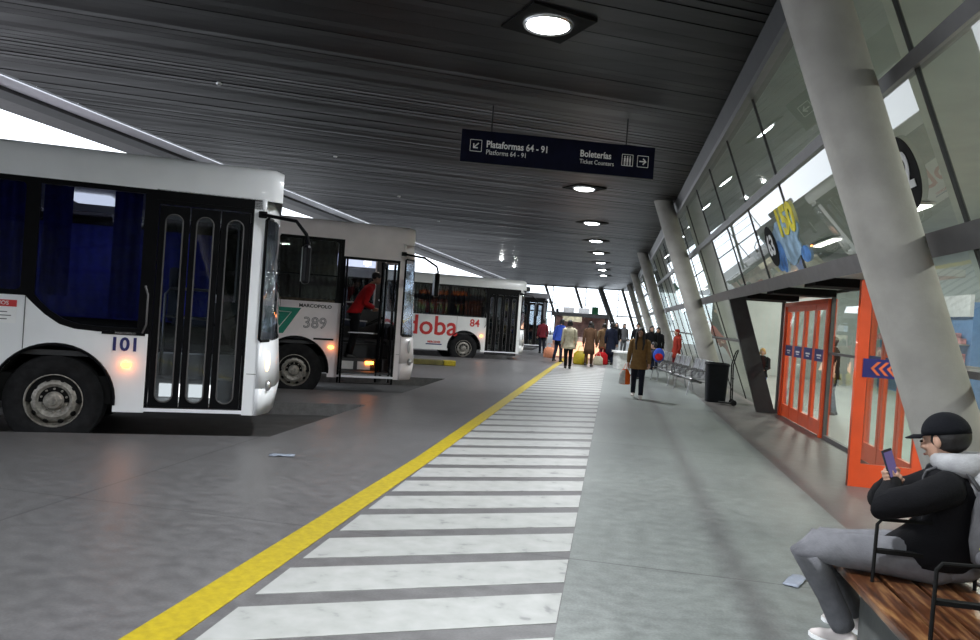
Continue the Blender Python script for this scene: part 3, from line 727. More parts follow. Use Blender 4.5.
    b = MB(); b.lathe([(.21, 0), (.225, .014), (.24, 0), (.225, -.014)], 24, Matrix.Translation((1.72, 1.85, 1.32)) @ Matrix.Rotation(-.5, 4, 'Y'), close=True); b.build('steering_wheel', M['matblack'], root, smooth=True)
    b = MB(); b.tube([(dl+.08, .62, .6), (dl+.08, .62, 1.62), (dl+.14, .62, 1.70), (dl+.62, .62, 1.70), (dl+.68, .62, 1.62), (dl+.68, .62, 1.55)], .018, 8); b.tube([(dl-.1, 1.2, .9), (dl-.1, 1.2, wt)], .018, 8)
    b.tube([(dl+.1, .6, 1.35), (dl+.6, .6, 1.33)], .014, 8); b.build('handrail', M['steel'], root, smooth=True)
    # arch liners and wheels
    for x0 in (0, -5.9):
        b = MB(); a = arc(x0, .34, .63, 180, 0, 20); b.loft([[(x, .02, z) for x, z in a], [(x, .75, z) for x, z in a]], cap=False, closed=False)
        b.build('arch_liner', M['matblack'], root, smooth=True, solid=.02)
        b = MB(); a2 = arc(x0, .34, .63, 184, -4, 24); b.tube([(x, -.003, z) for x, z in a2], .018, 6); b.build('arch_trim', M['black'], root, smooth=True)
        wheel(root, x0, .05); wheel(root, x0, W-.05, -1)
    # doors
    n = g('leaves', 3)
    if not g('open'):
        plate([(dl, db), (dr, db), (dr, dt), (dl, dt)], [[(dl+.035, db+.03), (dr-.035, db+.03), (dr-.035, dt-.05), (dl+.035, dt-.05)]], .05, ((0, .03, 0), (1,0,0), (0,0,1)), 'door_frame', M['black'], root)
        ww = (dr-dl-.07)/n
        for i in range(n):
            a0 = dl+.035+i*ww+.006; a1 = a0+ww-.012
            lf = plate([(a0, db+.04), (a1, db+.04), (a1, dt-.06), (a0, dt-.06)], [rrect(a0+.07, db+.10, a1-.07, dt-.16, .09)], .035, ((0, .03, 0), (1,0,0), (0,0,1)), 'door_leaf', M['black'], root)
            gg = rrect(a0+.065, db+.095, a1-.065, dt-.155, .09); plate(gg, [], .006, ((0, .035, 0), (1,0,0), (0,0,1)), 'glass', M['doorglass'], lf)
            b = MB(); pp = rrect(a0+.07, db+.10, a1-.07, dt-.16, .09); b.tube([(x, .010, z) for x, z in pp]+[(pp[0][0], .010, pp[0][1])], .008, 6, cap=False); b.build('gasket', M['greysteel'], lf, smooth=True)
        b = MB(); b.tube([(dl-.06, -.01, 1.15), (dl-.02, -.05, 1.25), (dl-.02, -.05, 1.6), (dl-.06, -.01, 1.7)], .012, 6); b.build('door_handle', M['greysteel'], root, smooth=True)
    else:
        plate([(dl, db), (dr, db), (dr, dt), (dl, dt)], [[(dl+.04, db+.01), (dr-.04, db+.01), (dr-.04, dt-.05), (dl+.04, dt-.05)]], .06, ((0, .03, 0), (1,0,0), (0,0,1)), 'door_frame', M['black'], root)
        for i, (xx, ang) in enumerate(((dl+.07, 96), (dr-.34, 62), (dr-.08, 84))):
            a = math.radians(ang); U = (math.cos(a), math.sin(a), 0); U2 = U if i else (math.cos(a), -math.sin(a), 0)
            w = .30
            lf = plate([(0, db+.03), (w, db+.03), (w, dt-.06), (0, dt-.06)], [rrect(.05, db+.10, w-.05, dt-.14, .07)], .035, ((xx, .05 if i else -.02, 0), U if i else U2, (0,0,1)), 'door_leaf', M['black'], root)
            plate(rrect(.045, db+.095, w-.045, dt-.135, .07), [], .006, ((xx, .05 if i else -.02, 0), U if i else U2, (0,0,1)), 'glass', M['doorglass'], lf)
        b = MB(); b.tube([(dr-.30, .30, .3), (dr-.30, .30, 1.75), (dr-.30, .5, 1.78)], .016, 8); b.tube([(dr-.30, .30, 1.1), (dl+.2, .30, 1.1)], .014, 8); b.build('handrail', M['steel'], root, smooth=True)
        b = MB(); b.bx((dl+.12, .78, .40), (dl+.58, .80, .54)); b.build('licence_plate', M['greyhood'], root)
        b = MB(); b.box((dl+.68, .43, .50), (.16, .03, .06)); b.build('step_marker', M['orange_lamp'], root)
        l = bpy.data.lights.new('cab_light', 'POINT'); l.energy = 6; l.shadow_soft_size = .1; l.color = (1, .9, .8); lo = bpy.data.objects.new('cab_light', l); link(lo, root); lo.location = (dr-.2, 1.3, wt-.2)
        b = MB(); b.ell((dr-.2, 1.3, wt-.04), (.12, .12, .05)); b.build('cab_lamp', M['cabin_lamp'], root, smooth='all')
    # side marker lamp
    mx, mz = g('marker', (.74, .76)); b = MB(); b.ell((mx, -.005, mz), (.055, .02, .03)); b.build('marker_lamp', M['orange_lamp'], root, smooth='all')
    l = bpy.data.lights.new('marker_glow', 'POINT'); l.energy = .8 if g('lit') else .5; l.color = (1, .28, .06); l.shadow_soft_size = .03; lo = bpy.data.objects.new('marker_glow', l); link(lo, root); lo.location = (mx, -.08, mz)
    # mirror
    mz0 = g('mirror', 2.68)
    b = MB(); b.tube([(xs-.05, -.03, mz0), (xs+.35, -.14, mz0-.05), (nose+.28, -.14, mz0-.20), (nose+.32, -.12, mz0-.32)], .022, 8)
    o = b.build('mirror_arm', M['black'], root, smooth=True)
    b = MB(); b.box((nose+.30, -.10, mz0-.56), (.10, .20, .48)); b.build('mirror_housing', M['black'], o, bevel=.04)
    b = MB(); b.box((nose+.245, -.10, mz0-.56), (.006, .16, .42)); b.build('mirror_glass', M['chrome'], o)
    b = MB(); b.box((xs-.04, -.02, mz0), (.10, .05, .08)); b.build('mirror_bracket', M['black'], root, bevel=.01)
    # panel seams
    for xx in (-.33, -2.1, -3.55, -7.2):
        b = MB(); b.bx((xx-.004, -.004, .90 if xx > -1 else .3), (xx+.004, .001, wb if not g('curve') else 1.5)); b.build('panel_seam', M['greysteel'], root)
    b = MB(); b.bx((dr+.03, -.003, .72), (xs, .001, .726)); b.build('panel_seam', M['greysteel'], root)
    return root
FU, FW = V((1,0,0)), V((0,0,1))
def stext(s, size, x, z, name, m, root, **k): return text(s, size, (V((x, -.004, z)), FU, FW), name, m, root, .002, **k)
B1 = bus(dict(x=-6.2, y=7.45, label='nearest white bus numbered 101 with closed three-leaf door and blue curtains', door=(.95, 2.04, 2.72, .25), curve=1, wt=2.83, wb=1.50, lit=1, steplit=1, cabin=1, rail=None, marker=(.74, .77), header='black', zwb=1.13, mirror=2.66))
stext('101', .215, .71, 1.00, 'fleet_number', M['navy'], B1, bold=.006)
b = MB(); b.bx((.46, -.006, 1.115), (.92, .0, 1.155)); b.build('maker_strip', M['black'], B1)
stext('MARCOPOLO', .035, .71, 1.135, 'maker_strip_text', M['greyhood'], B1).location.y = -.004
b = MB(); b.bx((-.98, -.003, 1.18), (-.41, .0, 1.44)); st = b.build('notice_sticker', M['whitetxt'], B1, bevel=0)
b = MB(); b.bx((-.98, -.006, 1.365), (-.41, -.003, 1.44)); b.build('sticker_header', M['red'], st)
stext('LOS LLEVAMOS', .062, -.70, 1.402, 'sticker_text', M['whitetxt'], st).location.y = -.004
b = MB()
for k in range(3): b.bx((-.92, -.005, 1.22+k*.04), (-.50+.04*(k % 2), -.003, 1.230+k*.04))
b.build('sticker_lines', M['outline'], st)
B2 = bus(dict(x=-5.95, y=13.32, label='white bus numbered 389 with green emblem and open front door', paint='white2', door=(.80, 1.90, 2.58, .12), open=1, wt=2.90, wb=1.66, wr=.74, cur='curtain2', zr=3.28, xs=2.0, nose=2.33, marker=(.66, .80), header='zz', zwb=1.10, zwt=2.62, mirror=2.72, slider=1))
stext('389', .30, .33, 1.24, 'fleet_number', M['outline'], B2, bold=.004)
stext('389', .30, .33, 1.24, 'fleet_number_fill', M['white2'], B2, bold=-.009).location.y = -.004
b = MB(); P = [(-.75, 1.02), (-.25, 1.02), (0.06, 1.52), (-.75, 1.52)]; b.add([(x, -.004, z) for x, z in P]+[(x, .0, z) for x, z in P], [(0,1,2,3),(7,6,5,4),(0,4,5,1),(1,5,6,2),(2,6,7,3),(3,7,4,0)]); em = b.build('green_emblem', M['greenlogo'], B2)
b = MB(); b.tube([(-.52, -.008, 1.40), (-.46, -.008, 1.44), (-.12, -.008, 1.43), (-.34, -.008, 1.12)], .028, 6, flat=.3); b.build('emblem_stroke', M['whitetxt'], em)
stext('MARCOPOLO', .09, .32, 1.57, 'maker_text', M['black'], B2, bold=.002, sx=1.1)
b = MB(); b.bx((.32, -.01, .93), (.70, .0, .965)); b.build('black_strip', M['black'], B2)
B3 = bus(dict(x=-5.41, y=26.89, label='ivory white bus numbered 84 with large red lettering, third along the platform', paint='white3', door=(.80, 2.02, 2.45, .15), wt=2.64, wb=1.50, cur='curtain3', zr=3.02, xs=2.14, nose=2.42, marker=(.64, .82), leaves=4, zwb=1.15, zwt=2.5, mirror=2.5, slider=1, lit=0))
stext('Cordoba', .98, -2.08, 1.07, 'company_lettering', M['red'], B3, bold=.014)
stext('84', .38, .35, 1.27, 'fleet_number', M['red'], B3, bold=.008)
stext('MERCEDES', .10, -1.15, .50, 'maker_text', M['red'], B3, bold=.004)
b = MB(); b.bx((-1.45, -.004, .40), (-.85, 0, .44)); b.build('maker_underline', M['navy'], B3)
B4 = bus(dict(x=-5.35, y=36.4, label='farthest bus with a dark front and a door facing the waiting people', paint='grey', door=(.80, 2.02, 2.45, .15), wt=2.64, wb=1.50, cur='curtain3', zr=2.9, xs=2.14, nose=2.42, marker=(.64, .82), zwt=2.5, mirror=2.5, lit=0))
b = MB(); b.box((.9, 1.2, 3.06), (1.1, 1.2, .26)); b.build('roof_unit', M['darksteel'], B4, bevel=.04)

# yellow and black kerb bar in the empty bay
root = empty('wheel_stop', (0,0,0), label='low black kerb with a yellow end in the empty bay beside the third bus', cat='kerb')
p0, p1 = V((-7.6, 20.85, 0)), V((-4.69, 22.13, 0)); u = (p1-p0).normalized(); nn = V((-u.y, u.x, 0))
def bar(t0, t1, name, m):
    a, c = p0+(p1-p0)*t0, p0+(p1-p0)*t1; b = MB(); w = .11
    P = [a-nn*w, c-nn*w, c+nn*w, a+nn*w]; b.add([(p.x, p.y, 0) for p in P]+[(p.x, p.y, .16) for p in P], [(0,3,2,1),(4,5,6,7),(0,1,5,4),(1,2,6,5),(2,3,7,6),(3,0,4,7)]); b.build(name, m, root, bevel=.02)
bar(0, .88, 'kerb_body', mat('kerb_dirty_yellow', (.10,.085,.02), .6, var=.5, scale=3)); bar(.885, 1, 'kerb_end', M['yellow'])

# ------------------------------------------------------------------ seats, bin
def steel_bench(loc, rz, label, n=3):
    root = empty('steel_seat_row', loc, rz, label=label, cat='bench', group='steel seat rows along the glass')
    # faces -x locally, row along y
    L = n*.58
    b = MB(); b.bx((-.02, -L/2, .33), (.04, L/2, .38)); b.build('beam', M['greysteel'], root)
    for s in (-1, 1):
        y = s*(L/2-.2)
        b = MB(); b.tube([(-.26, y, .015), (-.2, y, .36)], .016, 8); b.build('leg', M['chrome'], root, smooth=True)
        b = MB(); b.tube([(.26, y, .015), (.18, y, .36)], .016, 8); b.build('leg', M['chrome'], root, smooth=True)
        b = MB(); b.tube([(-.2, y, .355), (.18, y, .355)], .016, 8); b.build('cross_bar', M['chrome'], root)
    for i in range(n):
        y = -L/2+(i+.5)*.58
        pr = [(-.24, .41), (-.2, .44), (-.05, .425), (.14, .42), (.2, .46), (.27, .68), (.31, .86), (.325, .88)]
        b = MB(); rings = [[(x, y-.25, z) for x, z in pr], [(x, y+.25, z) for x, z in pr]]
        # seat and back as two shells with slots
        b.loft([[(x, y-.25, z) for x, z in pr[:5]], [(x, y+.25, z) for x, z in pr[:5]]], cap=False, closed=False); b.build('seat', M['chrome'], root, smooth=True, solid=.015)
        b = MB()
        for dy in (-.125, .125): b.loft([[(x, y+dy-.115, z) for x, z in pr[4:]], [(x, y+dy+.115, z) for x, z in pr[4:]]], cap=False, closed=False)
        b.build('backrest', M['chrome'], root, smooth=True, solid=.015)
    for i in range(n+1):
        y = -L/2+i*.58; b = MB(); b.tube([(-.2, y, .38), (-.22, y, .6), (-.18, y, .63), (.2, y, .63), (.24, y, .5)], .013, 8); b.build('armrest', M['greysteel'], root, smooth=True)
    return root
rr = math.radians(9)
steel_bench((2.02, 19.4, 0), rr, 'row of slatted steel seats nearest to the litter bin')
steel_bench((1.70, 21.5, 0), rr, 'middle row of steel seats beside the person in red')
steel_bench((1.36, 23.6, 0), rr, 'far row of steel seats where people sit with a backpack')
root = empty('litter_bin', (2.42, 17.75, 0), label='black plastic litter bin standing before the second leaning column', cat='bin')
b = MB(); sec = lambda s, z: [(s*.25*(1 if abs(math.cos(a)) > 0 else 1)*math.copysign(abs(math.cos(a))**.35, math.cos(a)), s*.25*math.copysign(abs(math.sin(a))**.35, math.sin(a)), z) for a in [2*PI*k/32+.01 for k in range(32)]]
b.loft([sec(.86, 0), sec(1., .82), sec(1.0, .84)]); b.build('body', M['bin'], root, smooth=True)
b = MB(); b.loft([sec(1.06, .84), sec(1.08, .87), sec(1.0, .90), sec(.9, .90), sec(.88, .85)], cap=False); b.build('rim', M['bin'], root, smooth=True)
root = empty('folding_trolley', (2.95, 17.2, 0), label='thin black folded trolley frame propped by the glass beside the litter bin', cat='trolley')
b = MB()
for dy in (-.12, .12): b.tube([(0-.25, dy, .02), (-.28, dy, .9), (-.22, dy, 1.15), (-.2, dy, 1.2)], .014, 6)
b.tube([(-.2, -.12, 1.2), (-.18, 0, 1.24), (-.2, .12, 1.2)], .014, 6); b.tube([(-.25, -.12, .6), (-.25, .12, .6)], .012, 6); b.build('frame', M['matblack'], root, smooth=True)
b = MB(); b.box((-.38, 0, .05), (.28, .26, .02)); b.build('foot_plate', M['matblack'], root)
for sx_ in (-.15, .15):
    b = MB(); b.lathe([(.0001, -.02), (.06, -.02), (.065, 0), (.06, .02), (.0001, .02)], 16, Matrix.Translation((-.22, sx_, .065)) @ RX); b.build('wheel', M['tyre'], root, smooth=True)
# litter
for i, (x, y, rz, lb) in enumerate([(-3.36, 7.37, .3, 'crumpled white paper on the road floor in front of bus 101'), (1.32, 5.25, 1.1, 'flattened clear wrapper on the walk beside the seated man')]):
    b = MB(); random.seed(3+i); n = 6
    vs = [((a/(n-1)-.5)*.26, (c/(n-1)-.5)*.10, .004+random.random()*.012) for a in range(n) for c in range(n)]
    b.add(vs, [(a*n+c, (a+1)*n+c, (a+1)*n+c+1, a*n+c+1) for a in range(n-1) for c in range(n-1)])
    o = b.build('crumpled_paper' if i == 0 else 'plastic_wrapper', M['paper'], smooth='all', solid=.002); o.location = (x, y, 0); o.rotation_euler = (0, 0, rz); tag(o, lb, 'litter')

# ------------------------------------------------------------------ people
def skin_mesh(J, Ed, lv=2):
    names = list(J); me = bpy.data.meshes.new('t'); me.from_pydata([J[n][0] for n in names], [(names.index(a), names.index(c)) for a, c in Ed], [])
    o = bpy.data.objects.new('t', me); C.objects.link(o)
    md = o.modifiers.new('s', 'SKIN'); sv = me.skin_vertices[0].data
    for i, n in enumerate(names):
        r = J[n][1]; sv[i].radius = (r, r) if not isinstance(r, tuple) else r; sv[i].use_root = (i == 0)
    md.use_smooth_shade = True
    o.modifiers.new('u', 'SUBSURF').levels = lv
    m2 = bake(o); C.objects.unlink(o); bpy.data.objects.remove(o); return m2
def hand_mb(b, wrist, fingers_dir, palm_n, size=1., curl=.5, side=1, r=.0085):
    """five-fingered hand: palm + bent finger chains into MB b"""
    F = V(fingers_dir).normalized(); Nn = V(palm_n).normalized(); Sd = F.cross(Nn).normalized()*side
    w = V(wrist)
    s = size
    b.tube([w-F*.02*s, w+F*.03*s, w+F*.07*s, w+F*.092*s], [.026*s, .036*s, .040*s, .034*s], 12, flat=.42)
    for k, (off, ln) in enumerate(((-.030, .066), (-.010, .078), (.010, .072), (.029, .056))):
        p = w+F*.082*s+Sd*off*s; d = F.copy(); pts = [p]
        for j in range(3):
            a = curl*(.5+.5*j); d2 = (F*math.cos(a*(j+1)*.6)+Nn*math.sin(a*(j+1)*.6)).normalized(); p = p+d2*ln*s/3; pts.append(p)
        b.tube(pts, [r*1.05*s, r*s, r*.92*s, r*.7*s], 8)
    p = w+F*.025*s-Sd*.03*s; d1 = (F*.6-Sd*.75+Nn*.25).normalized(); d2 = (F*.85-Sd*.2+Nn*.45).normalized()
    b.tube([p, p+d1*.035*s, p+d1*.035*s+d2*.03*s, p+d1*.035*s+d2*.052*s], [r*1.5*s, r*1.3*s, r*1.1*s, r*.8*s], 8)
def head_mb(b, c, fwd, r=1., n=24):
    """head with nose, ears, jaw, eye sockets"""
    c = V(c); F = V(fwd).normalized(); U = (V((0,0,1))-F*F.z).normalized(); R = F.cross(U).normalized()
    mt = Matrix(((R.x, F.x, U.x, c.x), (R.y, F.y, U.y, c.y), (R.z, F.z, U.z, c.z), (0,0,0,1)))
    b.ell((0, -.012*r, .035*r), (.076*r, .096*r, .088*r), n, 14, mt)
    b.ell((0, .016*r, -.03*r), (.060*r, .072*r, .080*r), n, 12, mt)
    b.ell((0, .045*r, -.085*r), (.030*r, .034*r, .024*r), 12, 8, mt)
    b.ell((0, .092*r, -.012*r), (.013*r, .020*r, .026*r), 12, 8, mt); b.ell((0, .104*r, -.026*r), (.014*r, .013*r, .011*r), 10, 6, mt)
    for s in (-1, 1):
        b.ell((s*.078*r, -.005*r, -.004*r), (.011*r, .020*r, .033*r), 12, 8, mt)
        b.ell((s*.036*r, .070*r, -.022*r), (.022*r, .022*r, .020*r), 10, 6, mt)
    b.ell((0, .084*r, -.058*r), (.024*r, .012*r, .010*r), 10, 6, mt)
    b.ell((0, .074*r, .022*r), (.045*r, .020*r, .012*r), 10, 6, mt)
    return mt
def remeshed(parts, mbextra, name, m, parent, vox=.012):
    me = bpy.data.meshes.new('t'); vs = []; fs = []
    for p in parts:
        o = len(vs); vs += [tuple(v.co) for v in p.vertices]; fs += [tuple(i+o for i in q.vertices) for q in p.polygons]
    o = len(vs); vs += mbextra.v; fs += [tuple(i+o for i in q) for q in mbextra.f]
    me.from_pydata(vs, [], fs); me.update(); ob = bpy.data.objects.new('t', me); C.objects.link(ob)
    md = ob.modifiers.new('r', 'REMESH'); md.mode = 'VOXEL'; md.voxel_size = vox; md.use_smooth_shade = True
    sm = ob.modifiers.new('m', 'SMOOTH'); sm.iterations = 2; sm.factor = .5
    m2 = bake(ob); C.objects.unlink(ob); bpy.data.objects.remove(ob)
    m2.materials.clear(); m2.materials.append(m); m2.name = name
    import bmesh
    bm = bmesh.new(); bm.from_mesh(m2); seen = set(); isl = []
    for v in bm.verts:
        if v in seen: continue
        st = [v]; seen.add(v); cur = []
        while st:
            q = st.pop(); cur.append(q)
            for ed in q.link_edges:
                o2 = ed.other_vert(q)
                if o2 not in seen: seen.add(o2); st.append(o2)
        isl.append(cur)
    big = max(len(i) for i in isl)
    bmesh.ops.delete(bm, geom=[v for i in isl if len(i) < big for v in i], context='VERTS'); bm.to_mesh(m2); bm.free()
    r = bpy.data.objects.new(name, m2); return link(r, parent)
def ring(c, rx, ry, n=20, tilt=None):
    return [(c[0]+rx*math.cos(2*PI*k/n), c[1]+ry*math.sin(2*PI*k/n), c[2]) for k in range(n)]
def person(loc, heading, h, label, top, legs, hair='hair', coat_len=.80, pose='stand', hairlen=.15, shoe='darkshoe', arms=None, group=None, lean=0., flare=1.15, skirt=False, hood=None, stride=.0, body_vox=.014, z=0, skinm='skin'):
    """local: facing +Y, height normalised to 1.75"""
    root = empty('person', (loc[0], loc[1], z), math.radians(heading), label=label, cat='person', group=group)
    k = h/1.75; root.scale = (k, k, k)
    sit = pose == 'sit'
    pz = .95 if not sit else .52
    hp = V((0, 0, pz)); fwdl = lean
    def sp(zz, dx=0, dy=0): return V((dx, dy+fwdl*(zz-0), pz+zz))
    chest = sp(.36); neck = sp(.54, 0, .0); headc = sp(.66, 0, .03)
    sh = {s: sp(.44, s*.17, -.01) for s in (-1, 1)}
    if sit:
        kn = {s: V((s*.11, .42, .52)) for s in (-1, 1)}; an = {s: V((s*.12, .44, .10)) for s in (-1, 1)}
    else:
        kn = {s: V((s*.095, s*stride*.5+.02, .50)) for s in (-1, 1)}; an = {s: V((s*.10, s*stride+(-.02 if s*stride > 0 else -.06), .09+(.03 if s*stride < 0 else 0))) for s in (-1, 1)}
    if arms == 'front' or sit:
        el = {s: sp(.16, s*.23, .08) for s in (-1, 1)}; wr = {s: sp(.08, s*.12, .30) for s in (-1, 1)}
    elif arms == 'up':
        el = {s: sp(.20, s*.26, .05) for s in (-1, 1)}; wr = {s: sp(.40, s*.10, .22) for s in (-1, 1)}
    else:
        el = {s: sp(.14, s*.235, -.03) for s in (-1, 1)}; wr = {s: sp(-.10, s*.25, .04+s*stride*.4) for s in (-1, 1)}
    J = {'pel': (hp, (.12, .10)), 'wst': (sp(.14), (.11, .09)), 'chs': (chest, (.14, .10)), 'nck': (neck, .052), 'hd': (sp(.60, 0, .01), .05)}
    Ed = [('pel', 'wst'), ('wst', 'chs'), ('chs', 'nck'), ('nck', 'hd')]
    for s, q in ((-1, 'l'), (1, 'r')):
        J['s'+q] = (sh[s], .055); J['e'+q] = (el[s], .040); J['w'+q] = (wr[s], .027)
        J['h'+q] = (hp+V((s*.09, 0, -.04)), .085); J['k'+q] = (kn[s], .055); J['a'+q] = (an[s], .036)
        Ed += [('chs', 's'+q), ('s'+q, 'e'+q), ('e'+q, 'w'+q), ('pel', 'h'+q), ('h'+q, 'k'+q), ('k'+q, 'a'+q)]
    bm_ = skin_mesh(J, Ed, 1)
    e = MB(); fd = V((0, 1, -.1 if arms == 'front' else 0)); mt = head_mb(e, headc, fd)
    for s in (-1, 1):
        d = (wr[s]-el[s]).normalized(); hand_mb(e, wr[s], d, V((-s*.8, .3, 0)), 1., .5, s, .011)
    remeshed([bm_], e, 'body', M[skinm], root, body_vox)
    # trousers
    t = MB()
    if not sit:
        t.loft([ring(sp(.10), .155, .115), ring(hp, .17, .125), ring(hp+V((0, 0, -.10)), .165, .12)])
    else: t.ell(tuple(hp+V((0, .02, 0))), (.18, .15, .12))
    for s in (-1, 1):
        hj = hp+V((s*.085, 0, -.05)); t.tube([hj, hj.lerp(kn[s], .5), kn[s], kn[s].lerp(an[s], .5), an[s]+V((0, 0, .0))], [.098, .088, .070, .062, .055], 14)
    t.build('trousers', M[legs], root, smooth='all')
    # shoes
    b = MB()
    for s in (-1, 1):
        a = an[s]; b.loft([[(a.x+.040*w*math.cos(q)*1.1, a.y+yy+.0*math.sin(q), max(.0, a.z-.09)+hh2*(.5+.5*math.sin(q))) for q in [2*PI*i/12 for i in range(12)]] for yy, w, hh2 in ((-.075, .6, .06), (-.05, .95, .10), (.02, 1., .11), (.09, 1.05, .07), (.15, .9, .05), (.175, .4, .03))])
    b.build('shoes', M[shoe], root, smooth='all')
    # coat: torso loft + sleeves
    c = MB(); hem = coat_len-pz if not sit else -.05
    zs = [(.555, .058, .055), (.52, .12, .085), (.46, .185, .115), (.36, .19, .135), (.22, .172, .130), (.10, .170, .130), (-.02, .180, .145)]
    if hem < -.06: zs += [(hem*.5-.02, .19*(.5+.5*flare), .15*(.5+.5*flare)), (hem, .19*flare, .155*flare)]
    else: zs = [q for q in zs if q[0] > hem]+[(hem, .18, .145)]
    c.loft([ring(sp(zz), rx, ry, 20) for zz, rx, ry in zs])
    for s in (-1, 1): c.tube([sh[s]+V((-s*.05, 0, .02)), sh[s]+V((s*.015, 0, -.02)), sh[s].lerp(el[s], .5), el[s], el[s].lerp(wr[s], .5), wr[s]+(wr[s]-el[s]).normalized()*-.01], [.075, .078, .068, .060, .052, .045], 12)
    if hood: c.ell(tuple(sp(.53, 0, -.07)), (.12, .08, .08))
    c.build('coat', M[top], root, smooth='all')
    # hair or hood
    hh = MB()
    m = M[hair] if not hood else M[top]
    hh.ell((0, -.020, .048), (.088, .100, .088), 20, 12, mt)
    if hairlen > 0.05:
        hc = MB(); rg = []
        for i in range(7):
            tt = i/6; zz = .04-tt*hairlen; w = .086+.02*math.sin(tt*PI); rg.append([tuple(mt @ V((w*math.cos(q), -.035-.05*abs(math.sin(q)) if q > PI else -.03+.03*math.sin(q)*(1-tt), zz))) for q in [2*PI*j/16 for j in range(16)]])
        hh.loft(rg)
        if hairlen > .25:
            for s in (-1, 1): hh.tube([mt @ V((s*.07, .02, .06)), mt @ V((s*.085, .02, -.03)), mt @ V((s*.085, .05, -hairlen*.6)), mt @ V((s*.075, .085, -hairlen))], [.025, .032, .045, .02], 10)
    hh.build('hair' if not hood else 'hood', m, root, smooth='all')
    ey = MB()
    for s in (-1, 1): ey.ell((s*.030, .090, -.003), (.011, .006, .006), 8, 6, mt)
    ey.build('eyes', M['eye'], root)
    return root, wr, mt
# walking woman
pw, wr, mt = person((.61, 16.95), 176, 1.60, 'woman with long dark hair walking towards us in a tan jacket and dark jeans', 'tan', 'darkjeans', coat_len=.72, hairlen=.42, stride=-.14, shoe='shoe')
bg = empty('shopping_bag', (.61-.29, 16.85, .30), math.radians(10), label='orange and white carrier bag in the hand of the walking woman', cat='bag')
b = MB(); b.loft([ring((0, 0, 0), .10, .05), ring((0, 0, .02), .13, .06), ring((.0, 0, .22), .12, .055), ring((0, 0, .34), .06, .025)]); b.build('bag_body', M['orangeb'], bg, smooth=True)
b = MB(); b.loft([ring((-.06, -.03, .01), .08, .05), ring((-.06, -.03, .2), .07, .05), ring((-.03, -.02, .32), .04, .02)]); b.build('white_bag', M['whitec'], bg, smooth=True)
b = MB(); b.tube([(-.04, 0, .32), (0, .01, .46), (.04, 0, .32)], .008, 6); b.build('handles', M['orangeb'], bg, smooth=True)
person((-1.44, 24.95), 12, 1.66, 'woman in a cream knee length coat and black tights seen from behind at the stripes', 'cream', 'blackc', coat_len=.72, flare=1.4, stride=.13, hairlen=.12)
person((-.82, 27.3), 350, 1.66, 'person in a long dark brown coat seen from behind, beside the cream coat', 'brown', 'brown', coat_len=.48, hairlen=.28, stride=.05)
person((-2.05, 28.6), 330, 1.68, 'person in a bright blue jacket partly behind the cream coat', 'blue', 'navyc', coat_len=.86, lean=.25, stride=.08)
person((-.36, 30.2), 10, 1.62, 'person in a camel coat seen from behind, left of the navy coat', 'camel', 'burg', coat_len=.62, hairlen=.1, stride=.06)
person((-.06, 29.6), 340, 1.68, 'person in a long navy coat at the right end of the waiting group', 'navyc', 'navyc', coat_len=.40, hairlen=.14)
person((-.0, 31.3), 150, 1.66, 'person in dark clothes standing behind the camel coat', 'blackc', 'navyc', hairlen=.2)
person((.15, 38.5), 180, 1.70, 'distant person in black with light trousers beyond the white counter', 'blackc', 'greyhood', hairlen=.3)
person((.55, 39.5), 200, 1.68, 'distant person in an olive top right of the white counter', 'grey', 'jeans', hairlen=.25)
person((1.05, 33.0), 190, 1.72, 'person in a black jacket standing behind the walking woman', 'blackc', 'darkjeans', hairlen=.08)
person((1.42, 28.6), 200, 1.66, 'person in a black coat standing beyond the seats, right of the walking woman', 'blackc', 'darkjeans', hairlen=.25)
person((1.72, 29.4), 160, 1.62, 'woman in black with dark hair standing in front of the fourth column', 'blackc', 'navyc', hairlen=.25)
person((-3.25, 34.6), 20, 1.62, 'person in dark clothes waiting at the door of the farthest bus', 'burg', 'darkjeans', hairlen=.12)
person((2.18, 26.2), 110, 1.60, 'person in a red hooded jacket standing behind the steel seats', 'redd', 'burg', hair='hair', hood=True, hairlen=.2, coat_len=.66)
person((1.26, 22.95), 78, 1.60, 'seated person in dark clothes with a blue backpack on the far steel seats', 'navyc', 'darkjeans', pose='sit', hairlen=.1, z=-.03)
person((1.12, 24.1), 99, 1.62, 'seated person in a camel coat on the farthest steel seat', 'camel', 'darkjeans', pose='sit', hairlen=.1, z=-.03)
person((3.62, 18.9), 160, 1.30, 'fair haired person in black inside the terminal behind the leaning dark post', 'blackc', 'blue', hair='blond', hairlen=.12, arms='front')
person((4.72, 17.0), 60, 1.70, 'person in black inside the terminal seen through the clear glass between doors', 'blackc', 'navyc', hairlen=.12)
# backpack on the seated one, bags by the stall
b = MB(); b.ell((0, 0, 0), (.17, .13, .22)); o = b.build('backpack', M['blue'], smooth='all'); o.location = (1.38, 22.55, .78); tag(o, 'blue backpack with a red pocket worn by the seated person', 'backpack')
b = MB(); b.ell((0, -.09, -.04), (.12, .07, .12)); b.build('pocket', M['redc'], o, smooth='all', label='red pocket')
def bagx(loc, m, name, lb, s=1.):
    root = empty(name, loc, label=lb, cat='bag', group='bags around the waiting people')
    b = MB(); b.loft([ring((0, 0, 0), .16*s, .09*s), ring((0, 0, .03*s), .19*s, .11*s), ring((0, 0, .26*s), .18*s, .10*s), ring((0, 0, .34*s), .10*s, .05*s)]); b.build('bag_body', M[m], root, smooth=True)
    b = MB(); b.tube([(-.08*s, 0, .32*s), (-.05*s, 0, .46*s), (.05*s, 0, .46*s), (.08*s, 0, .32*s)], .009, 6); b.build('handle', M[m], root, smooth=True)
bagx((-2.6, 31.2, 0), 'peach', 'travel_bag', 'peach pink bag by the farthest bus door, left of the blue jacket', 1.3)
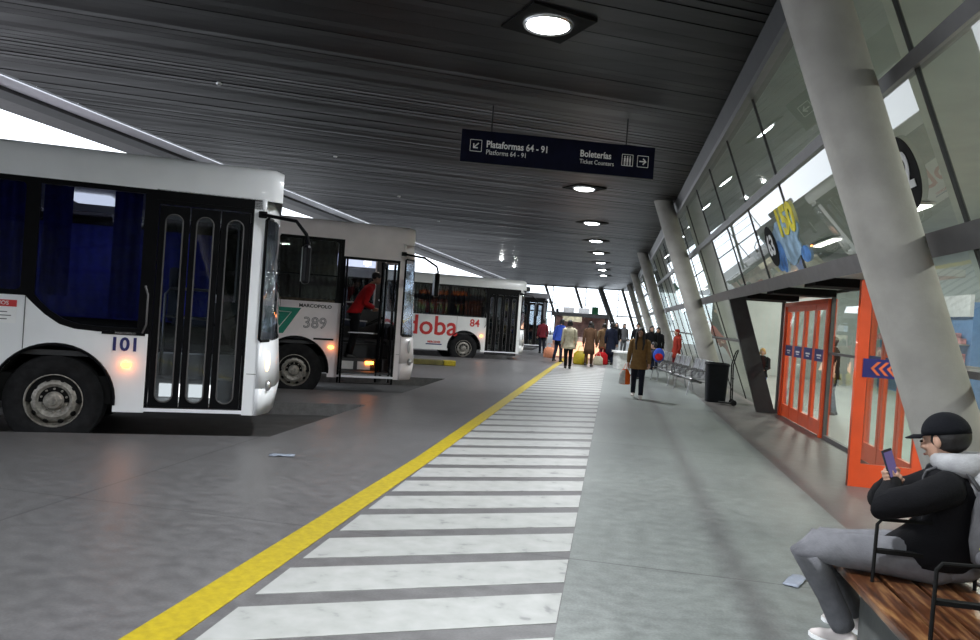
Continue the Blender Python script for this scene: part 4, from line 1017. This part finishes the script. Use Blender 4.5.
bagx((-.40, 29.3, 0), 'redc', 'travel_bag', 'red bag standing between the camel coat and the navy coat', 1.4)
bagx((-.5, 28.7, 0), 'cream', 'travel_bag', 'cream bag on the floor below the red bag', 1.0)
bagx((-1.15, 28.2, 0), 'yellow', 'travel_bag', 'yellow bag on the floor behind the cream coat', 1.5)
# stall
root = empty('snack_stall', (-1.45, 31.8, 0), label='small lit stall with warm glowing case and rooftop boxes behind the waiting people', cat='stall')
b = MB(); b.bx((-1.1, 0, 0), (1.15, 1.2, .95)); b.build('counter', mat('stall_cream', (.55,.42,.38), .5), root)
b = MB(); b.bx((-1.0, -.06, .08), (1.05, .0, .75)); b.build('lit_case', emis('warm_case_glow', (1, .55, .35), 1.6), root)
b = MB()
for xx in (-1.05, 1.1):
    for yy in (.05, 1.15): b.bx((xx-.03, yy-.03, .95), (xx+.03, yy+.03, 1.8))
b.build('post', M['greysteel'], root)
b = MB(); b.bx((-1.2, -.2, 1.8), (1.25, 1.3, 1.95)); b.build('roof', M['darksteel'], root)
b = MB(); b.bx((-1.15, 1.1, .95), (1.2, 1.15, 1.8)); b.build('back_panel', mat('stall_pink', (.62,.38,.36), .5, var=.4, scale=5), root)
b = MB(); b.bx((-.7, -.24, 1.58), (.1, -.20, 1.8)); b.build('sign_board', mat('stall_sign', (.55,.5,.35), .5, var=.4, scale=10), root)
for xx in (-.75, -.1):
    b = MB(); b.bx((xx, .3, 1.95), (xx+.45, .7, 2.2)); b.build('roof_box', M['greyhood'], root, bevel=.02)
for xx, c_ in ((-.6, 'yellow'), (.2, 'redc'), (.7, 'cream')):
    b = MB(); b.bx((xx, .4, .95), (xx+.3, .7, 1.25)); b.build('goods', M[c_], root, bevel=.02)
root = empty('white_counter', (.36, 27.6, 0), math.radians(15), label='low rounded white counter on the walk left of the walking woman', cat='counter')
b = MB(); b.loft([[(x*1.0, y_*.9, z_) for x, y_ in rrect(-.24, -.4, .24, .4, .12)] for z_ in (0, .58)]); b.build('body', M['whitec'], root, smooth=True)
b = MB(); b.loft([[(x, y_, z_) for x, y_ in rrect(-.29, -.45, .29, .45, .15)] for z_ in (.58, .64)]); b.build('top', M['whitetxt'], root, smooth=True)

# bus driver, standing in the open doorway leaning towards the dashboard
dw = math.radians(26); loc = V((-5.95, 13.32, 0))+D*1.14+V((-D.y, D.x, 0))*.62
person((loc.x, loc.y), math.degrees(dw)-90, 1.80, 'bus driver in a red sweater and dark trousers leaning in the open bus doorway', 'redc', 'blackc', lean=.55, coat_len=.90, hairlen=.05, arms='front', z=.56)

# ------------------------------------------------------------------ bench in the corner
bn = empty('wooden_bench', (0,0,0), label='low slatted wooden bench with black tube armrests in the corner under the seated man', cat='bench')
xs_ = [1.27+i*.165 for i in range(7)]
for i, x in enumerate(xs_):
    b = MB(); b.bx((x, 1.6, .405), (x+.145, 4.48, .45)); b.build('slat', M['wood'], bn, bevel=.008)
b = MB(); b.bx((1.38, 2.0, 0), (2.3, 4.18, .40)); b.build('base', mat('bench_base_grey', (.10,.105,.10), .7, bump=.2), bn)
b = MB(); b.bx((1.30, 1.7, .37), (2.4, 1.76, .405)); b.bx((1.30, 4.3, .37), (2.4, 4.36, .405)); b.build('bearer', M['darksteel'], bn)
for y0, y1 in ((3.97, 4.03), (3.28, 3.34), (2.55, 2.61)):
    b = MB(); b.tube([(1.36, y0, .45), (1.365, y0, .74), (1.385, y0, .765), (1.83, y1, .765), (1.85, y1, .74), (1.855, y1, .45)], .009, 8); b.bx((1.37, y0-.005, .595), (1.84, y0+.03, .615)); b.build('armrest', M['matblack'], bn, smooth=True)

# ------------------------------------------------------------------ the seated man
man = empty('person', (1.72, 4.15, 0), label='man in a black cap and dark sweatshirt sitting on the bench looking at his phone', cat='person')
O = V((1.72, 4.15, 0))
def L_(*p): return V(p)-O
FD = V((-.66, .72, -.22)).normalized()
hc = L_(1.705, 4.12, 1.17)
shn, shf = L_(1.665, 3.94, .955), L_(1.80, 4.27, .955)
eln, elf = L_(1.385, 3.93, .845), L_(1.52, 4.40, .80)
wrn, wrf = L_(1.485, 4.14, .945), L_(1.50, 4.20, .93)
pel = L_(1.75, 4.16, .57)
hn, hf = L_(1.68, 4.08, .55), L_(1.72, 4.27, .55)
kn_, kf = L_(1.09, 4.14, .545), L_(1.20, 4.38, .50)
an_, af = L_(1.325, 4.24, .11), L_(1.46, 4.50, .11)
J = {'pel': (pel, (.13, .11)), 'wst': (L_(1.79, 4.14, .72), (.12, .10)), 'chs': (L_(1.76, 4.12, .90), (.14, .11)), 'nck': (L_(1.73, 4.115, 1.045), .055), 'hd': (L_(1.715, 4.118, 1.11), .055),
     'sn': (shn, .055), 'en': (eln, .042), 'wn': (wrn, .028), 'sf': (shf, .055), 'ef': (elf, .042), 'wf': (wrf, .028),
     'hn': (hn, .09), 'kn': (kn_, .058), 'an': (an_, .038), 'hf': (hf, .09), 'kf': (kf, .058), 'af': (af, .038)}
Ed = [('pel','wst'),('wst','chs'),('chs','nck'),('nck','hd'),('chs','sn'),('sn','en'),('en','wn'),('chs','sf'),('sf','ef'),('ef','wf'),('pel','hn'),('hn','kn'),('kn','an'),('pel','hf'),('hf','kf'),('kf','af')]
e = MB(); mt = head_mb(e, hc, FD, 1.08)
ph_c = L_(1.455, 4.10, 1.01)           # phone centre
pu = V((-.30, .10, .95)).normalized()  # long axis of the phone
pn = V((.45, -.62, .30)); pn = (pn-pu*pn.dot(pu)).normalized()   # screen normal towards his face
psd = pu.cross(pn).normalized()
# near hand: palm behind the lower half of the phone, fingers curling round its edges
def grip(wrist, sgn):
    w = V(wrist); pal = ph_c-pu*.045-pn*.022
    F = (pal-w).normalized()
    e.tube([w-F*.02, w.lerp(pal, .6), pal, pal+pu*.03], [.027, .033, .036, .030], 12, flat=.6)
    for k in range(4):
        p0 = pal+pu*(-.030+.020*k)-psd*sgn*.012; p1 = p0-psd*sgn*.034-pn*.002; p2 = p1-psd*sgn*.012+pn*.020; p3 = p2+psd*sgn*.006+pn*.018
        e.tube([p0, p1, p2, p3], [.010, .0095, .009, .007], 8)
    p0 = pal-pu*.012+psd*sgn*.018; p1 = p0+psd*sgn*.026+pn*.012+pu*.012; p2 = p1-psd*sgn*.004+pn*.020+pu*.02; p3 = p2-psd*sgn*.020+pn*.004+pu*.016
    e.tube([p0, p1, p2, p3], [.014, .012, .0105, .008], 8)
grip(wrn, 1)
# the other hand steadies the first from below
hand_mb(e, wrf, (ph_c-pu*.07-wrf)+V((0, -.02, .0)), V((.5, .3, .8)), .95, .8, -1, .0095)
remeshed([skin_mesh(J, Ed, 2)], e, 'body', M['skin'], man, .0055)
b = MB(); mtp = Matrix(((psd.x, pu.x, pn.x, ph_c.x), (psd.y, pu.y, pn.y, ph_c.y), (psd.z, pu.z, pn.z, ph_c.z), (0,0,0,1)))
phn = empty('mobile_phone', tuple(O), label='dark mobile phone with lit screen in the seated man\'s hand', cat='phone')
b.box((0, .01, 0), (.080, .165, .010), mtp); b.build('phone_body', M['phone'], phn, bevel=.004)
b = MB(); b.box((0, .005, .0055), (.070, .150, .001), mtp); b.build('screen', M['screen'], phn)
# face detail
ey = MB()
for s in (-1, 1): ey.ell((s*.034, .098, .0), (.013, .007, .006), 10, 6, mt)
ey.build('eyes', M['eye'], man, smooth='all')
lp = MB(); lp.ell((0, .103, -.066), (.022, .008, .006), 10, 6, mt); lp.build('lips', M['lip'], man, smooth='all')
# hair under the cap, cap
hr = MB(); hr.ell((0, -.030, .020), (.092, .098, .092), 24, 14, mt)
hr.v = [tuple(p) for p in hr.v]; hr.build('hair', M['hair'], man, smooth='all')
cp = MB(); rings = []
for i in range(11):
    t = PI/2*i/10; rr_ = math.cos(t); zz = math.sin(t)
    rings.append([tuple(mt @ V((.100*max(rr_, .01)*math.cos(a), -.014+.115*max(rr_, .01)*math.sin(a), .035+.108*zz+(.0 if i else -.008)))) for a in [2*PI*k/32 for k in range(32)]])
cp.loft(rings, cap=True); cap_o = cp.build('cap', M['capc'], man, smooth='all')
br = MB(); top_, bot_ = [], []
for k in range(17):
    a = PI*(.12+.76*k/16); ca, sa = math.cos(a), math.sin(a)
    i0 = V((.102*ca, -.012+.118*sa, .034)); o0 = V((.092*ca, -.012+.118*sa+.085*sa**.7, .024-.010*abs(ca)+.0))
    top_.append((i0, o0))
vs = [tuple(mt @ p) for i0, o0 in top_ for p in (i0, (i0+o0)/2+V((0, 0, .008)), o0)]
br.add(vs, [(3*k+j, 3*k+3+j, 3*k+4+j, 3*k+1+j) for k in range(16) for j in range(2)]); br.build('brim', M['capc'], cap_o, smooth='all', solid=.004)
bt = MB(); bt.ell((0, -.012, .135), (.010, .010, .006), 10, 6, mt); bt.build('button', M['capc'], cap_o, smooth='all')
# sweatshirt
def oring(c, ax, ra, rb, n=24, upv=None, ux=None):
    ax = V(ax).normalized(); u = (ux or V((.56, .82, 0))); u = (u-ax*u.dot(ax)).normalized(); w = ax.cross(u)
    return [tuple(c+u*ra*math.cos(2*PI*k/n)+w*rb*math.sin(2*PI*k/n)) for k in range(n)]
sw = MB()
ux = V((.38, .92, 0)).normalized()
tor = [(L_(1.73, 4.10, 1.055), .070, .070), (L_(1.735, 4.10, 1.02), .15, .10), (L_(1.745, 4.11, .965), .205, .125), (L_(1.755, 4.115, .88), .205, .140), (L_(1.765, 4.125, .78), .195, .145), (L_(1.74, 4.14, .69), .20, .185), (L_(1.69, 4.15, .61), .215, .225), (L_(1.69, 4.155, .54), .20, .20)]
sw.loft([oring(c, (0, 0, 1), ra, rb, 28, ux=ux) for c, ra, rb in tor])
for s_, el_, wr_ in ((shn, eln, wrn), (shf, elf, wrf)):
    m1 = s_.lerp(el_, .5)+V((0, 0, -.012)); m2 = el_.lerp(wr_, .5)
    sw.tube([s_.lerp(V((.02, -.04, .95)), .35), s_, m1, el_.lerp(s_, .12), el_+V((-.012, -.01, -.008)), el_.lerp(wr_, .25), m2, wr_.lerp(el_, .12)], [.085, .086, .078, .074, .068, .062, .052, .043], 20)
sw.build('sweatshirt', M['blackc'], man, smooth='all')
# hood, grey
hd = MB()
cen = L_(1.755, 4.09, 1.055)
bk = -V((FD.x, FD.y, 0)).normalized(); sdv = V((-bk.y, bk.x, 0))
N_ = 28; rs = []
for k in range(N_):
    a = 2*PI*k/N_; d_ = bk*math.cos(a)+sdv*math.sin(a); back = .5+.5*math.cos(a)
    R = .085+.03*back; c_ = cen+d_*R+V((0, 0, .012+.020*back)); rr2 = .028+.026*back
    rs.append([tuple(c_+d_*rr2*math.cos(t)+V((0, 0, 1))*rr2*1.25*math.sin(t)-V((0, 0, .02*back))) for t in [2*PI*j/12 for j in range(12)]])
b0 = len(hd.v)
for r_ in rs: hd.v += r_
for k in range(N_):
    for j in range(12):
        k2 = (k+1) % N_; j2 = (j+1) % 12; hd.f.append((b0+k*12+j, b0+k*12+j2, b0+k2*12+j2, b0+k2*12+j))
hd.ell(tuple(cen+bk*.13+V((0, 0, -.05))), (.085, .085, .11), 20, 12)
hd.build('hood', M['greyhood'], man, smooth='all')
# trousers
tr = MB()
for h_, k_, a_ in ((hn, kn_, an_), (hf, kf, af)):
    tr.tube([h_+V((.06, 0, .03)), h_, h_.lerp(k_, .35)+V((0, 0, .006)), h_.lerp(k_, .75)+V((0, 0, .004)), k_+V((.03, 0, .012)), k_+V((-.004, 0, -.02)), k_.lerp(a_, .25)+V((-.008, 0, 0)), k_.lerp(a_, .6), k_.lerp(a_, .9), a_+V((0, 0, .0))], [.115, .112, .098, .086, .084, .082, .073, .064, .066, .060], 20)
tr.ell(tuple(pel+V((0, 0, -.03))), (.19, .19, .09), 20, 12)
tr.build('trousers', M['jeans'], man, smooth='all')
for a_, nm in ((an_, 1), (af, 2)):
    fdir = V((-.72, .69, 0)).normalized(); sd = V((-fdir.y, fdir.x, 0)); ss = MB(); rg = []
    for t, w, h2 in ((-.08, .022, .05), (-.065, .034, .085), (-.02, .038, .105), (.03, .040, .085), (.09, .046, .060), (.14, .042, .046), (.175, .024, .030)):
        c_ = V((a_.x, a_.y, 0))+fdir*t; rg.append([tuple(c_+sd*w*math.cos(q)+V((0, 0, .004+h2*(.5+.5*math.sin(q))))) for q in [2*PI*i/16 for i in range(16)]])
    ss.loft(rg); sh_o = ss.build('shoe', M['shoe'], man, smooth='all')
    sl = MB(); P = [(-.085, .026), (-.05, .038), (.03, .040), (.10, .049), (.15, .042), (.182, .018)]
    out = [V((a_.x, a_.y, 0))+fdir*t+sd*w for t, w in P]+[V((a_.x, a_.y, 0))+fdir*t-sd*w for t, w in P[::-1]]
    n = len(out); sl.add([(p.x, p.y, .0) for p in out]+[(p.x, p.y, .022) for p in out], [tuple(range(n))[::-1], tuple(range(n, 2*n))]+[(i, (i+1) % n, (i+1) % n+n, i+n) for i in range(n)]); sl.build('sole', M['whitetxt'], sh_o)
# backpack
bp = empty('backpack', tuple(O), label='grey and black backpack with lime trim on the seated man\'s back', cat='backpack')
bk2 = V((.66, -.75, 0)).normalized(); sd2 = V((-bk2.y, bk2.x, 0)); cb = L_(1.755, 4.115, 0)+bk2*.235
mtb = Matrix(((sd2.x, bk2.x, 0, cb.x), (sd2.y, bk2.y, 0, cb.y), (0, 0, 1, 0), (0,0,0,1)))
b = MB(); rg = []
for z_, w, d_ in ((.60, .10, .06), (.62, .145, .085), (.72, .16, .10), (.86, .155, .095), (.96, .135, .08), (1.0, .09, .05), (1.01, .04, .02)):
    rg.append([tuple(mtb @ V((w*math.copysign(abs(math.cos(a))**.6, math.cos(a)), d_*math.copysign(abs(math.sin(a))**.6, math.sin(a)), z_))) for a in [2*PI*k/28+.001 for k in range(28)]])
b.loft(rg); b.build('pack_body', M['pack'], bp, smooth='all')
b = MB(); b.tube([mtb @ V((-.15, -.02, .70)), mtb @ V((-.10, .09, .745)), mtb @ V((.10, .09, .755)), mtb @ V((.15, -.02, .72))], .009, 8); b.build('lime_trim', M['lime'], bp, smooth='all', label='lime green piping')
b = MB(); b.ell((-.07, .02, .655), (.11, .085, .075), 20, 12, mtb); b.build('lower_pouch', M['grey'], bp, smooth='all')
for s, shx in ((-1, shn), (1, shf)):
    inn = shx.lerp(L_(1.745, 4.11, .965), .38)
    p_back = mtb @ V((s*.09, -.04, .94)); p_top = inn+V((0, 0, .115)); p_fr = inn+V((FD.x, FD.y, 0)).normalized()*.115+V((0, 0, .02)); p_low = inn+V((FD.x, FD.y, 0)).normalized()*.10+V((0, 0, -.22)); p_end = mtb @ V((s*.13, -.06, .66))
    b = MB(); b.tube([p_back, (p_back+p_top)/2+V((0, 0, .03)), p_top, p_fr.lerp(p_top, .35)+V((FD.x, FD.y, 0))*.03, p_fr, p_low], .026, 10, flat=.35); b.build('strap', M['pack'], bp, smooth='all')

# ------------------------------------------------------------------ light
Wd = bpy.data.worlds.new('world'); S.world = Wd; Wd.use_nodes = True
bgn = Wd.node_tree.nodes['Background']; bgn.inputs[0].default_value = (.86, .92, 1, 1); bgn.inputs[1].default_value = 3.0
S.view_settings.view_transform = 'Standard'; S.view_settings.look = 'None'; S.view_settings.gamma = 1; S.view_settings.exposure = .12
S.view_settings.use_curve_mapping = False
S.cycles.max_bounces = 10; S.cycles.diffuse_bounces = 4; S.cycles.transparent_max_bounces = 16; S.cycles.glossy_bounces = 4
S.cycles.use_denoising = True; S.cycles.sample_clamp_indirect = 8
S.cycles.caustics_reflective = False; S.cycles.caustics_refractive = False
bpy.context.view_layer.update()
